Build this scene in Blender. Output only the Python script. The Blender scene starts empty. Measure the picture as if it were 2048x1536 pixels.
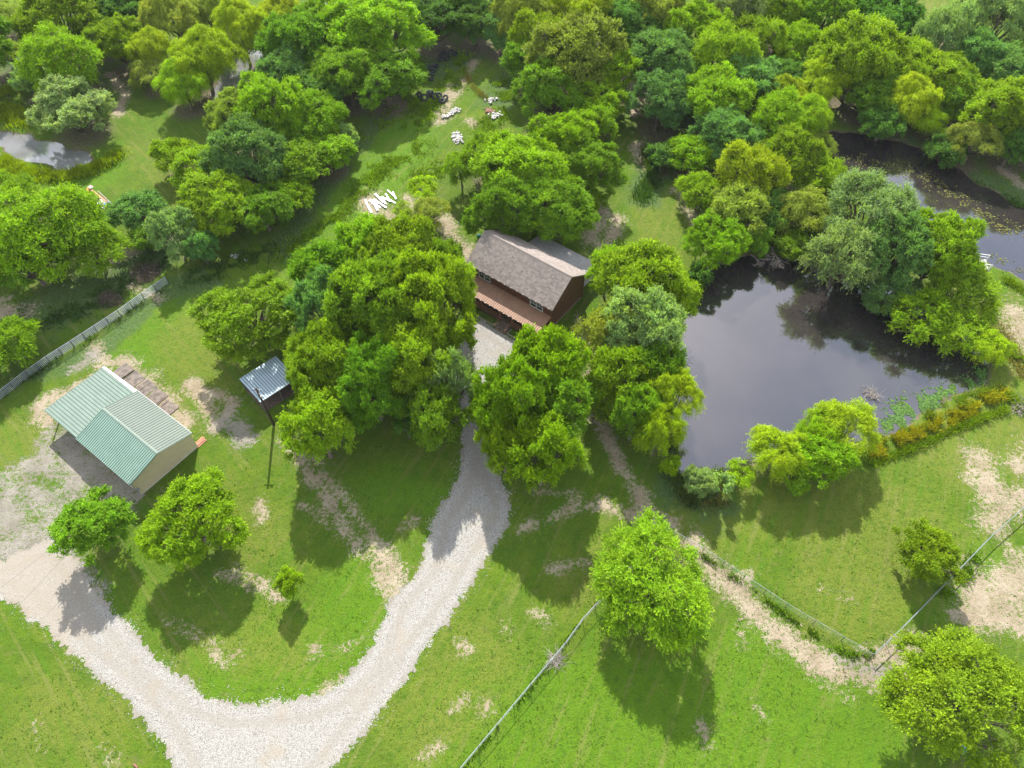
import bpy, math, random
import numpy as np
from mathutils import Vector, Matrix

scene = bpy.context.scene
COL = scene.collection

# ---------------------------------------------------------------- camera, sky, sun
CAM_H = 80.0
PITCH = math.radians(53.76)          # below the horizon
FPX = 1430.0                         # focal length for a 2048 px wide frame
cam_d = bpy.data.cameras.new('drone_camera')
cam = bpy.data.objects.new('drone_camera', cam_d)
COL.objects.link(cam)
cam.location = (0, 0, CAM_H)
cam.rotation_euler = (math.radians(90) - PITCH, 0, 0)
cam_d.sensor_width = 36.0
cam_d.lens = 36.0 * FPX / 2048.0
cam_d.clip_start = 0.5
cam_d.clip_end = 6000
scene.camera = cam

SUN_EL = math.radians(41)
SUN_AZ = math.radians(-6.5)            # clockwise from +Y
world = bpy.data.worlds.new('World')
scene.world = world
world.use_nodes = True
wn, wl = world.node_tree.nodes, world.node_tree.links
wn.clear()
w_out = wn.new('ShaderNodeOutputWorld')
w_bg = wn.new('ShaderNodeBackground')
w_bg.inputs['Strength'].default_value = 0.13
w_sky = wn.new('ShaderNodeTexSky')
w_sky.sky_type = 'NISHITA'
w_sky.sun_disc = False
w_sky.sun_elevation = SUN_EL
w_sky.sun_rotation = SUN_AZ
w_sky.dust_density = 2.0
w_tc = wn.new('ShaderNodeTexCoord')
w_noise = wn.new('ShaderNodeTexNoise')
w_noise.inputs['Scale'].default_value = 2.3
w_noise.inputs['Detail'].default_value = 7
w_noise.inputs['Roughness'].default_value = 0.55
w_ramp = wn.new('ShaderNodeMapRange')
w_ramp.inputs['From Min'].default_value = 0.37
w_ramp.inputs['From Max'].default_value = 0.50
w_ramp.interpolation_type = 'SMOOTHSTEP'
w_mix = wn.new('ShaderNodeMix')
w_mix.data_type = 'RGBA'
w_mix.inputs['B'].default_value = (5.3, 5.6, 6.1, 1)
w_map = wn.new('ShaderNodeMapping')
w_map.inputs['Location'].default_value = (0.35, 0.1, 0.2)
wl.new(w_tc.outputs['Generated'], w_map.inputs['Vector'])
wl.new(w_map.outputs['Vector'], w_noise.inputs['Vector'])
wl.new(w_noise.outputs['Fac'], w_ramp.inputs['Value'])
wl.new(w_ramp.outputs['Result'], w_mix.inputs['Factor'])
wl.new(w_sky.outputs['Color'], w_mix.inputs['A'])
wl.new(w_mix.outputs['Result'], w_bg.inputs['Color'])
wl.new(w_bg.outputs['Background'], w_out.inputs['Surface'])

sun_d = bpy.data.lights.new('sun', 'SUN')
sun_d.energy = 5.0
sun_d.angle = math.radians(0.5)
sun_d.color = (1.0, 0.955, 0.88)
sun = bpy.data.objects.new('sun', sun_d)
COL.objects.link(sun)
sdir = Vector((math.sin(SUN_AZ) * math.cos(SUN_EL), math.cos(SUN_AZ) * math.cos(SUN_EL), math.sin(SUN_EL)))
sun.rotation_euler = sdir.to_track_quat('Z', 'Y').to_euler()
sun.location = (0, 60, 60)

vs = scene.view_settings
vs.view_transform = 'Standard'
vs.look = 'None'
vs.gamma = 1.0
vs.use_curve_mapping = False
vs.exposure = 1.12
scene.render.engine = 'CYCLES'
scene.cycles.max_bounces = 6
scene.cycles.transparent_max_bounces = 4
scene.cycles.caustics_reflective = False
scene.cycles.caustics_refractive = False

# ---------------------------------------------------------------- survey helpers
CP, SP = math.cos(PITCH), math.sin(PITCH)

def at(u, v, z=0.0):
    """Site survey: a mark in the photograph taken at height z, as metres on the site plan."""
    x = (u - 1024) / FPX
    y = -(v - 768) / FPX
    dx, dy, dz = x, CP + SP * y, -SP + CP * y
    t = (z - CAM_H) / dz
    return np.array([dx * t, dy * t, z])

def px_per_m(v, z=0.0):
    p = at(1024, v, z) - np.array([0, 0, CAM_H])
    return FPX / (p[1] * CP - p[2] * SP)

def tag(o, label=None, cat=None, group=None, kind=None):
    if label: o['label'] = label
    if cat: o['category'] = cat
    if group: o['group'] = group
    if kind: o['kind'] = kind
    return o

def empty(name, loc, rz=0.0, label=None, cat=None, group=None):
    o = bpy.data.objects.new(name, None)
    o.empty_display_size = 0.3
    COL.objects.link(o)
    o.location = loc
    o.rotation_euler = (0, 0, rz)
    return tag(o, label, cat, group)

def link(name, mesh, parent=None, color=None, kind=None):
    o = bpy.data.objects.new(name, mesh)
    COL.objects.link(o)
    if parent is not None: o.parent = parent
    if color is not None: o.color = (*color, 1)
    if kind: o['kind'] = kind
    return o

class MB:
    def __init__(self): self.v, self.f = [], []
    def add(self, vs, fs):
        n = len(self.v)
        self.v += [tuple(p) for p in vs]
        self.f += [tuple(i + n for i in f) for f in fs]
        return self
    def box(self, c, s, rz=0.0, M=None):
        hx, hy, hz = s[0] / 2, s[1] / 2, s[2] / 2
        pts = [(x, y, z) for z in (-hz, hz) for x, y in ((-hx, -hy), (hx, -hy), (hx, hy), (-hx, hy))]
        R = M if M is not None else Matrix.Rotation(rz, 3, 'Z')
        pts = [tuple(R @ Vector(p) + Vector(c)) for p in pts]
        return self.add(pts, [(0, 3, 2, 1), (4, 5, 6, 7), (0, 1, 5, 4), (1, 2, 6, 5), (2, 3, 7, 6), (3, 0, 4, 7)])
    def bar(self, a, b, w, h=None):
        a, b = Vector(a), Vector(b)
        h = h or w
        d = b - a
        if d.length < 1e-6: return self
        q = d.to_track_quat('X', 'Z').to_matrix()
        return self.box((a + b) / 2, (d.length, w, h), M=q)
    def tube(self, pts, rad, n=6, cap=True):
        pts = [Vector(p) for p in pts]
        if not hasattr(rad, '__len__'): rad = [rad] * len(pts)
        base = len(self.v)
        for i, p in enumerate(pts):
            d = (pts[min(i + 1, len(pts) - 1)] - pts[max(i - 1, 0)]).normalized()
            ax = d.orthogonal().normalized() if abs(d.z) > 0.95 else d.cross(Vector((0, 0, 1))).normalized()
            bx = d.cross(ax)
            for k in range(n):
                t = 2 * math.pi * k / n
                self.v.append(tuple(p + (ax * math.cos(t) + bx * math.sin(t)) * rad[i]))
        for i in range(len(pts) - 1):
            for k in range(n):
                a0, a1 = base + i * n + k, base + i * n + (k + 1) % n
                self.f.append((a0, a1, a1 + n, a0 + n))
        if cap:
            self.f.append(tuple(base + k for k in range(n))[::-1])
            self.f.append(tuple(base + (len(pts) - 1) * n + k for k in range(n)))
        return self
    def prism(self, poly, z0, z1):
        """poly: xy outline, extruded."""
        n = len(poly)
        return self.add([(x, y, z0) for x, y in poly] + [(x, y, z1) for x, y in poly],
                        [tuple(range(n))[::-1], tuple(range(n, 2 * n))] + [(i, (i + 1) % n, n + (i + 1) % n, n + i) for i in range(n)])
    def mesh(self, name, mat, smooth=False):
        me = bpy.data.meshes.new(name)
        me.from_pydata(self.v, [], self.f)
        me.materials.append(mat)
        if smooth: me.polygons.foreach_set('use_smooth', [True] * len(me.polygons))
        me.update()
        return me
    def build(self, name, mat, parent=None, kind=None, smooth=False):
        return link(name, self.mesh(name, mat, smooth), parent, kind=kind)

def quads_mesh(name, verts, mat, attr=None, k=4):
    """verts: (N,k,3) array of loose faces; attr: (N,) float stored per face as 'lv'."""
    n = len(verts)
    me = bpy.data.meshes.new(name)
    me.vertices.add(n * k)
    me.vertices.foreach_set('co', verts.astype(np.float32).ravel())
    me.loops.add(n * k)
    me.loops.foreach_set('vertex_index', np.arange(n * k, dtype=np.int32))
    me.polygons.add(n)
    me.polygons.foreach_set('loop_start', np.arange(0, n * k, k, dtype=np.int32))
    me.polygons.foreach_set('loop_total', np.full(n, k, dtype=np.int32))
    me.update(calc_edges=True)
    if attr is not None:
        a = me.attributes.new('lv', 'FLOAT', 'FACE')
        a.data.foreach_set('value', attr.astype(np.float32))
    me.materials.append(mat)
    return me

# ---------------------------------------------------------------- materials
def new_mat(name):
    m = bpy.data.materials.new(name)
    m.use_nodes = True
    nt = m.node_tree
    bs = nt.nodes['Principled BSDF']
    return m, nt, bs

class NT:
    """tiny node graph writer"""
    def __init__(self, nt): self.nt = nt; self.n = nt.nodes; self.l = nt.links
    def _in(self, node, idx, val):
        s = node.inputs[idx]
        if hasattr(val, 'is_output') or isinstance(val, bpy.types.NodeSocket): self.l.new(val, s)
        elif isinstance(val, (tuple, list)) and len(val) == 3 and s.type == 'RGBA': s.default_value = (*val, 1)
        else: s.default_value = val
    def coord(self, which='Object'):
        return self.n.new('ShaderNodeTexCoord').outputs[which]
    def pos(self):
        return self.n.new('ShaderNodeNewGeometry').outputs['Position']
    def noise(self, vec, scale, detail=4, rough=0.55, out='Fac', dist=0.0):
        t = self.n.new('ShaderNodeTexNoise')
        self._in(t, 'Vector', vec); self._in(t, 'Scale', scale); self._in(t, 'Detail', detail)
        self._in(t, 'Roughness', rough); self._in(t, 'Distortion', dist)
        return t.outputs[out]
    def voronoi(self, vec, scale, out='Distance', feature='F1', rnd=1.0):
        t = self.n.new('ShaderNodeTexVoronoi')
        t.feature = feature
        self._in(t, 'Vector', vec); self._in(t, 'Scale', scale); self._in(t, 'Randomness', rnd)
        return t.outputs[out]
    def map(self, v, a, b, c=0.0, d=1.0, smooth=True):
        t = self.n.new('ShaderNodeMapRange')
        if smooth: t.interpolation_type = 'SMOOTHSTEP'
        self._in(t, 'Value', v); self._in(t, 'From Min', a); self._in(t, 'From Max', b)
        self._in(t, 'To Min', c); self._in(t, 'To Max', d)
        return t.outputs['Result']
    def math(self, op, a, b=0.0, clamp=False):
        t = self.n.new('ShaderNodeMath'); t.operation = op; t.use_clamp = clamp
        self._in(t, 0, a); self._in(t, 1, b)
        return t.outputs[0]
    def mix(self, fac, a, b, blend='MIX'):
        t = self.n.new('ShaderNodeMix'); t.data_type = 'RGBA'; t.blend_type = blend
        self._in(t, 'Factor', fac)
        for k, val in (('A', a), ('B', b)):
            s = [i for i in t.inputs if i.name == k and i.type == 'RGBA'][0]
            if isinstance(val, bpy.types.NodeSocket): self.l.new(val, s)
            else: s.default_value = (*val, 1) if len(val) == 3 else val
        return [o for o in t.outputs if o.type == 'RGBA'][0]
    def attr(self, name, out='Fac'):
        t = self.n.new('ShaderNodeAttribute'); t.attribute_name = name
        return t.outputs[out]
    def sep(self, c):
        t = self.n.new('ShaderNodeSeparateColor'); self._in(t, 0, c)
        return t.outputs
    def bump(self, h, strength, dist=0.1):
        t = self.n.new('ShaderNodeBump')
        self._in(t, 'Height', h); self._in(t, 'Strength', strength); self._in(t, 'Distance', dist)
        return t.outputs['Normal']
    def vmul(self, vec, xyz):
        t = self.n.new('ShaderNodeMapping')
        self._in(t, 'Vector', vec); t.inputs['Scale'].default_value = xyz
        return t.outputs[0]

def simple_mat(name, col, rough=0.7, var=0.25, scale=3.0, col2=None, bump=0.0, metallic=0.0, spec=0.5, stretch=(1, 1, 1)):
    m, nt, bs = new_mat(name)
    g = NT(nt)
    v = g.vmul(g.coord('Object'), stretch)
    n = g.noise(v, scale, 6)
    c2 = col2 or tuple(c * (1 - var) for c in col)
    c1 = tuple(min(1, c * (1 + var * 0.6)) for c in col) if col2 is None else col
    nt.links.new(g.mix(g.map(n, 0.3, 0.7), c2, c1), bs.inputs['Base Color'])
    bs.inputs['Roughness'].default_value = rough
    bs.inputs['Metallic'].default_value = metallic
    bs.inputs['Specular IOR Level'].default_value = spec
    if bump: nt.links.new(g.bump(g.noise(v, scale * 6, 3), bump, 0.02), bs.inputs['Normal'])
    return m

def leaf_mat(name, trans=0.38, rough=0.55, hue_noise=0.45):
    m, nt, bs = new_mat(name)
    g = NT(nt)
    oi = g.n.new('ShaderNodeObjectInfo')
    base = oi.outputs['Color']
    lv = g.attr('lv')
    b1 = g.mix(1.0, base, (1, 1, 1), 'MULTIPLY')
    val = g.map(lv, 0, 1, 0.50, 1.40, smooth=False)
    comb = g.n.new('ShaderNodeCombineColor')
    for i in range(3): g.l.new(val, comb.inputs[i])
    c = g.mix(1.0, b1, comb.outputs[0], 'MULTIPLY')
    n = g.noise(g.pos(), hue_noise, 3)
    c = g.mix(g.map(n, 0.45, 0.75, 0, 0.6), c, g.mix(1.0, c, (1.22, 1.06, 0.6), 'MULTIPLY'))
    c = g.mix(g.map(lv, 0.82, 1.0, 0, 0.7), c, g.mix(1.0, c, (1.4, 1.2, 0.7), 'MULTIPLY'))
    nt.links.new(c, bs.inputs['Base Color'])
    bs.inputs['Roughness'].default_value = rough
    bs.inputs['Specular IOR Level'].default_value = 0.12
    tr = g.n.new('ShaderNodeBsdfTranslucent')
    nt.links.new(g.mix(1.0, c, (1.35, 1.45, 0.35), 'MULTIPLY'), tr.inputs['Color'])
    mx = g.n.new('ShaderNodeMixShader')
    mx.inputs[0].default_value = trans
    nt.links.new(bs.outputs[0], mx.inputs[1])
    nt.links.new(tr.outputs[0], mx.inputs[2])
    nt.links.new(mx.outputs[0], nt.nodes['Material Output'].inputs['Surface'])
    return m

M_LEAF = leaf_mat('foliage')
M_BLADE = leaf_mat('grass_blades', trans=0.3, hue_noise=0.3)
M_BARK = simple_mat('bark', (0.16, 0.125, 0.095), 0.9, 0.4, 6, bump=0.5)
M_DEAD = simple_mat('dead_wood', (0.30, 0.26, 0.23), 0.9, 0.35, 5)
M_BRUSH = simple_mat('brown_brush', (0.11, 0.075, 0.06), 0.9, 0.4, 5)
M_POLE = simple_mat('creosote_pole', (0.05, 0.032, 0.025), 0.8, 0.3, 4)
M_WHITE = simple_mat('white_paint', (0.55, 0.55, 0.54), 0.5, 0.08, 2)
M_GALV = simple_mat('galvanised_pipe', (0.33, 0.36, 0.40), 0.45, 0.15, 2, metallic=0.3)
M_RUST = simple_mat('dark_steel', (0.09, 0.08, 0.08), 0.6, 0.4, 6)
M_WIRE = simple_mat('wire', (0.20, 0.24, 0.22), 0.5, 0.1, 2, metallic=0.4)
M_LOG = simple_mat('stained_log', (0.210, 0.085, 0.048), 0.6, 0.5, 2.5, stretch=(0.35, 0.35, 6), col2=(0.095, 0.038, 0.025))
M_LOGWARM = simple_mat('stained_post', (0.26, 0.11, 0.055), 0.6, 0.3, 3)
M_DECK = simple_mat('porch_deck', (0.16, 0.11, 0.08), 0.7, 0.4, 3)
M_FOUND = simple_mat('concrete', (0.42, 0.40, 0.37), 0.85, 0.2, 1.5, bump=0.3)
M_GLASS = simple_mat('window_glass', (0.02, 0.035, 0.035), 0.06, 0.2, 1, spec=0.8)
M_TAN = simple_mat('tan_steel', (0.60, 0.50, 0.34), 0.45, 0.06, 1.5)
M_TRIMW = simple_mat('white_trim', (0.60, 0.62, 0.62), 0.4, 0.05, 1.5)
M_COPPER = simple_mat('copper_steel', (0.27, 0.150, 0.095), 0.5, 0.15, 1.2, metallic=0.0, spec=0.3)
M_TYRE = simple_mat('tyre_rubber', (0.035, 0.038, 0.042), 0.8, 0.3, 4)
M_LUMBER = simple_mat('red_lumber', (0.38, 0.17, 0.10), 0.7, 0.3, 4)
M_OLDWOOD = simple_mat('weathered_panel', (0.19, 0.155, 0.13), 0.95, 0.3, 1.6, col2=(0.095, 0.08, 0.07), bump=0.6)
M_YEL = simple_mat('yellow_plastic', (0.62, 0.36, 0.02), 0.4, 0.1, 2)
M_TARPW = simple_mat('white_sheet', (0.45, 0.43, 0.40), 0.6, 0.15, 2)
M_BLUE = simple_mat('blue_tarp', (0.02, 0.22, 0.50), 0.5, 0.2, 2)
M_LID = simple_mat('green_lid', (0.015, 0.20, 0.13), 0.5, 0.15, 2)
M_BULB = simple_mat('eave_clip', (0.75, 0.5, 0.45), 0.4, 0.1, 2)
M_STONE = simple_mat('pale_stone', (0.36, 0.34, 0.31), 0.9, 0.25, 3)
M_RUBBLE = simple_mat('white_rubble', (0.36, 0.35, 0.33), 0.9, 0.12, 3)
M_RUSTRED = simple_mat('rusty_iron', (0.22, 0.10, 0.07), 0.85, 0.4, 6)
M_LINE = simple_mat('power_line', (0.12, 0.12, 0.12), 0.6, 0.1, 1)

def steel_roof(name, col, worn):
    m, nt, bs = new_mat(name)
    g = NT(nt)
    o = g.coord('Object')
    n = g.noise(g.vmul(o, (1, 1, 1)), 0.7, 6, 0.65)
    n2 = g.noise(o, 9, 3)
    c = g.mix(g.map(n, 0.35, 0.7), col, tuple(min(1, k * 1.12) for k in col))
    c = g.mix(g.map(n2, 0.62, 0.75, 0, 0.35), c, worn)
    nt.links.new(c, bs.inputs['Base Color'])
    bs.inputs['Roughness'].default_value = 0.62
    bs.inputs['Specular IOR Level'].default_value = 0.22
    return m
M_GREEN = steel_roof('green_steel', (0.165, 0.240, 0.200), (0.20, 0.26, 0.21))
M_PALEG = steel_roof('pale_green_steel', (0.150, 0.190, 0.160), (0.18, 0.19, 0.15))

M_SUNG = steel_roof('sun_slope_green_steel', (0.125, 0.150, 0.125), (0.15, 0.16, 0.12))  # pale green copy for the sun-facing slope, darkened to offset the sun's brightness
M_RIBG_SHADE = steel_roof('green_steel_rib_shade', (0.09, 0.165, 0.135), (0.10, 0.15, 0.13))  # panel paint darkened to stand in for the shading of the ribs
M_RIBP_SHADE = steel_roof('pale_steel_rib_shade', (0.075, 0.11, 0.09), (0.09, 0.11, 0.09))  # dark tint paints in the rib shadows on the pale and silver panels
M_RIBC_SHADE = steel_roof('copper_steel_rib_shade', (0.17, 0.09, 0.055), (0.14, 0.08, 0.05))  # seam shading painted in as a darker copper
M_SILVER = steel_roof('silver_steel_sky_tint', (0.36, 0.45, 0.52), (0.30, 0.32, 0.32))  # blue-white base carries the sky's reflection in its colour

def shingle_mat(name, a, b, c):
    m, nt, bs = new_mat(name)
    g = NT(nt)
    lv = g.attr('lv')
    n = g.noise(g.coord('Object'), 1.5, 5)
    cc = g.mix(g.map(lv, 0, 1, smooth=False), a, b)
    cc = g.mix(g.map(n, 0.45, 0.7, 0, 0.3), cc, c)
    cc = g.mix(g.map(g.noise(g.coord('Object'), 14, 2), 0.3, 0.7, 0, 0.4), cc, tuple(k * 0.6 for k in a))
    nt.links.new(cc, bs.inputs['Base Color'])
    bs.inputs['Roughness'].default_value = 0.9
    return m
M_SHINGLE = shingle_mat('brown_shingles', (0.165, 0.137, 0.122), (0.295, 0.250, 0.224), (0.24, 0.205, 0.185))
M_SHINGLE2 = shingle_mat('grey_shingles', (0.24, 0.23, 0.225), (0.33, 0.31, 0.30), (0.27, 0.26, 0.255))

# water
def water_mat(name, col, col2):
    m, nt, bs = new_mat(name)
    g = NT(nt)
    p = g.pos()
    nt.links.new(g.mix(g.map(g.noise(p, 0.12, 4), 0.35, 0.65), col, col2), bs.inputs['Base Color'])
    bs.inputs['Roughness'].default_value = 0.035
    bs.inputs['IOR'].default_value = 1.8
    bs.inputs['Specular IOR Level'].default_value = 1.0
    h = g.math('ADD', g.noise(p, 2.2, 3), g.math('MULTIPLY', g.noise(p, 9, 2), 0.3))
    nt.links.new(g.bump(h, 0.06, 0.05), bs.inputs['Normal'])
    return m
M_WATER = water_mat('pond_water', (0.022, 0.019, 0.018), (0.032, 0.027, 0.026))
M_WATER_SKY = water_mat('shallow_water_sky_tint', (0.21, 0.21, 0.22), (0.14, 0.14, 0.14))  # turbid water, base also lightened to hold the bright sky reflection

# ---------------------------------------------------------------- site plan (survey marks)
def poly_px(pts, z=0.0): return np.array([at(u, v, z)[:2] for u, v in pts])

POND_A = poly_px([(1400, 545), (1370, 620), (1350, 700), (1340, 780), (1352, 850), (1330, 920), (1352, 955), (1430, 945), (1500, 925),
                  (1580, 925), (1660, 910), (1740, 880), (1800, 850), (1870, 810), (1940, 775), (1985, 745), (1975, 705), (1940, 670),
                  (1900, 620), (1840, 580), (1760, 560), (1680, 550), (1600, 515), (1540, 505), (1460, 520)])
POND_B = poly_px([(1600, 300), (1660, 262), (1720, 268), (1800, 282), (1890, 312), (1970, 372), (2048, 412), (2200, 480), (2300, 620),
                  (2200, 640), (2070, 560), (1985, 525), (1920, 495), (1850, 450), (1780, 425), (1710, 395), (1635, 350)])
POND_C = poly_px([(-260, 230), (-100, 250), (0, 264), (50, 268), (110, 288), (170, 300), (190, 318), (130, 336), (80, 328), (40, 312), (0, 292), (-120, 285), (-260, 290)])
CREEK = poly_px([(430, 225), (425, 180), (445, 130), (475, 105), (540, 70), (610, 20), (640, -10), (660, 0), (640, 35), (570, 85), (510, 120), (500, 165), (470, 205)])
WATERS = [POND_A, POND_B, POND_C, CREEK]

def seg_dist(P, a, b):
    ab = b - a
    t = np.clip(((P - a) @ ab) / max(ab @ ab, 1e-9), 0, 1)
    return np.linalg.norm(P - (a + t[:, None] * ab), axis=1)

def poly_sdf(P, poly):
    """negative inside"""
    d = np.full(len(P), 1e9)
    ins = np.zeros(len(P), bool)
    n = len(poly)
    for i in range(n):
        a, b = poly[i], poly[(i + 1) % n]
        d = np.minimum(d, seg_dist(P, a, b))
        c = ((a[1] > P[:, 1]) != (b[1] > P[:, 1]))
        xx = (b[0] - a[0]) * (P[:, 1] - a[1]) / (b[1] - a[1] + 1e-12) + a[0]
        ins ^= c & (P[:, 0] < xx)
    return np.where(ins, -d, d)

def vnoise(P, s, seed=0):
    """cheap value noise on xy, 0..1"""
    q = P / s
    i = np.floor(q).astype(int)
    f = q - i
    f = f * f * (3 - 2 * f)
    def h(a, b):
        x = np.sin(a * 127.1 + b * 311.7 + seed * 74.7) * 43758.5453
        return x - np.floor(x)
    x0, y0 = i[:, 0], i[:, 1]
    return ((h(x0, y0) * (1 - f[:, 0]) + h(x0 + 1, y0) * f[:, 0]) * (1 - f[:, 1]) +
            (h(x0, y0 + 1) * (1 - f[:, 0]) + h(x0 + 1, y0 + 1) * f[:, 0]) * f[:, 1])

WATER_Z = -0.35
def ground_z(P):
    z = np.zeros(len(P))
    for k, w in enumerate(WATERS):
        lo, hi = w.min(0) - 4, w.max(0) + 4
        m = (P[:, 0] > lo[0]) & (P[:, 0] < hi[0]) & (P[:, 1] > lo[1]) & (P[:, 1] < hi[1])
        if not m.any(): continue
        s = -poly_sdf(P[m], w) + (vnoise(P[m], 2.2, k) - 0.5) * 1.6 + (vnoise(P[m], 0.8, k + 9) - 0.5) * 0.6
        z[m] = np.minimum(z[m], -np.clip(0.35 + s * 0.38, 0, 1.6))
    return z

# strokes: (radius in metres, [(u, v), ...])
SAND = [(1.2, [(90, 800), (75, 830)]), (1.3, [(190, 700), (215, 735)]), (1.0, [(400, 780), (470, 800), (430, 860)]), (0.5, [(440, 1150), (560, 1195)]), (0.45, [(330, 1240), (420, 1290)]), (0.5, [(610, 1010), (660, 1050)]), (0.3, [(800, 1060), (830, 1040)]), (0.6, [(1100, 1140), (1170, 1125)]), (0.35, [(1480, 1250), (1490, 1290)]), (0.4, [(1430, 1170), (1500, 1150)]), (0.35, [(1640, 1180), (1700, 1200)]), (0.3, [(900, 1420), (930, 1400)]), (0.3, [(840, 1520), (880, 1490)]), (0.3, [(70, 1440), (80, 1500)]), (0.3, [(200, 1500), (225, 1520)]), (0.4, [(1180, 1010), (1215, 1030)]), (0.35, [(960, 1430), (975, 1410)]), (1.5, [(1385, 1085), (1450, 1160), (1520, 1230), (1600, 1300), (1680, 1350), (1780, 1352)]), (1.4, [(1740, 1330), (1840, 1290)]),
        (2.6, [(1965, 930), (1985, 1000)]), (2.0, [(1990, 1040), (2048, 990)]), (3.4, [(1960, 1195), (2048, 1160), (2200, 1120)]), (2.6, [(2048, 930), (2150, 900)]),
        (1.6, [(1930, 1230), (2048, 1255)]), (0.25, [(1404, 1450), (1412, 1500)]), (0.6, [(1705, 1395), (1708, 1400)]), (0.5, [(1520, 1420), (1525, 1424)]),
        (1.0, [(1195, 840), (1225, 900), (1265, 965), (1300, 1035), (1345, 1050)]), (0.9, [(1200, 1010), (1290, 1040)]),
        (0.7, [(1040, 1060), (1100, 1035), (1150, 1010)]), (0.5, [(1075, 985), (1160, 990)]),
        (0.8, [(600, 905), (628, 965), (672, 1022), (705, 1075), (742, 1120), (768, 1160), (775, 1190)]),
        (0.65, [(628, 905), (652, 960), (698, 1012), (738, 1065), (785, 1105)]), (1.1, [(745, 1095), (795, 1145)]), (1.2, [(790, 1160), (800, 1175)]),
        (1.0, [(565, 880), (605, 925)]), (0.6, [(1150, 850), (1190, 830)]),
        (2.3, [(735, 400), (760, 430), (790, 465)]), (1.2, [(815, 395), (850, 440)]), (1.8, [(880, 440), (930, 500), (915, 540)]), (0.8, [(700, 480), (760, 500)]),
        (1.2, [(1355, 380), (1390, 440)]), (1.8, [(1200, 430), (1180, 480)]), (1.6, [(1240, 440), (1200, 500)]),
        (2.2, [(2025, 620), (2060, 700)]), (0.7, [(2030, 740), (2060, 750)]),
        (1.3, [(385, 770), (440, 850)]), (1.6, [(250, 725), (300, 775), (370, 850)]), (0.8, [(120, 800), (180, 760)]), (1.0, [(110, 790), (95, 850)]),
        (2.0, [(0, 620), (40, 630)]), (1.5, [(225, 520), (260, 505)]), (1.0, [(290, 470), (420, 480)]), (0.8, [(20, 595), (0, 600)]),
        (1.2, [(220, 150), (250, 190), (235, 230)]), (0.5, [(430, 1305), (450, 1325), (480, 1300)]), (0.3, [(370, 1245), (400, 1270)]),
        (0.35, [(470, 1140), (530, 1170)]), (0.5, [(520, 1000), (520, 1040)]), (0.4, [(690, 1300), (720, 1280)]), (0.4, [(640, 1390), (690, 1350)]),
        (0.35, [(620, 1290), (630, 1300)]), (1.6, [(910, 170), (880, 240)]), (1.0, [(950, 120), (905, 200)]), (1.2, [(690, 40), (700, 60)]), (0.9, [(940, 240), (960, 255)]),
        (1.5, [(1290, 330), (1275, 290)]), (1.0, [(1260, 130), (1270, 230)]), (1.2, [(2000, 340), (2048, 370)]), (1.0, [(320, 600), (260, 570)]),
        (1.0, [(1160, 640), (1200, 720), (1150, 800)]), (0.5, [(1010, 1255), (1020, 1270)]), (0.5, [(1070, 1225), (1090, 1235)]),(0.4, [(925, 1290), (935, 1300)])]
GREY = [(2.2, [(40, 960), (100, 1010), (110, 1060)]), (2.4, [(-60, 1040), (60, 1060)]), (0.9, [(100, 860), (85, 900)]), (3.0, [(-60, 1000), (30, 1040), (90, 1090)]), (3.0, [(-60, 1100), (20, 1110)]), (1.5, [(60, 930), (130, 960), (160, 1000)]), (1.6, [(20, 985), (90, 930), (120, 880)]),
        (3.4, [(140, 895), (190, 950), (230, 975)]), (1.7, [(455, 845), (490, 870)]), (1.0, [(140, 740), (170, 725), (180, 715)]), (0.9, [(1680, 1320), (1760, 1350)]), (1.2, [(120, 1100), (200, 1190)]), (1.0, [(490, 90), (500, 140)])]
FRESH = [(9, [(1000, 1500), (1250, 1500), (1650, 1500)]), (6, [(500, 1340), (650, 1320)]), (5, [(700, 1250), (720, 1200)]), (6, [(760, 350), (820, 270), (700, 420), (620, 490)]),
         (5, [(270, 700), (350, 620)]), (5, [(1500, 1330), (1550, 1400)]), (3, [(760, 980), (880, 1000)]), (5, [(1950, 760), (2000, 740)]), (6, [(40, 420), (200, 330)]), (4, [(1850, 1180), (1960, 1140)])]
DRY = [(7, [(1600, 1000), (1800, 1050), (1700, 1180)]), (5, [(1350, 1060), (1450, 1010)]), (5, [(950, 1330), (850, 1450)]), (3, [(1200, 1130), (1160, 1180)]), (4, [(100, 1420), (200, 1450)]),
       (4, [(300, 800), (420, 780)]), (4, [(430, 1000), (540, 1080)]), (3, [(560, 1290), (420, 1290)]), (4, [(60, 880), (20, 900)]), (4, [(1310, 420), (1330, 500)]), (5, [(2030, 640), (1990, 800)]),
       (6, [(1860, 20), (1900, 100)]), (4, [(300, 300), (380, 390)]), (5, [(380, 660), (400, 720)]), (6, [(1900, 900), (2000, 870)])]
WILD = [(5, [(60, 640), (160, 600), (330, 500)]), (2, [(560, 500), (690, 320), (800, 190)]), (4, [(880, 130), (960, 100)]), (3, [(400, 560), (300, 590)]), (3, [(1350, 980), (1440, 1010)]),
        (2, [(40, 760), (200, 700), (300, 600)]), (4, [(1000, 200), (1040, 160)]), (3, [(1290, 400), (1320, 300)]), (3, [(1780, 260), (2048, 400)]), (4, [(30, 120), (60, 160)])]

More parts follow.
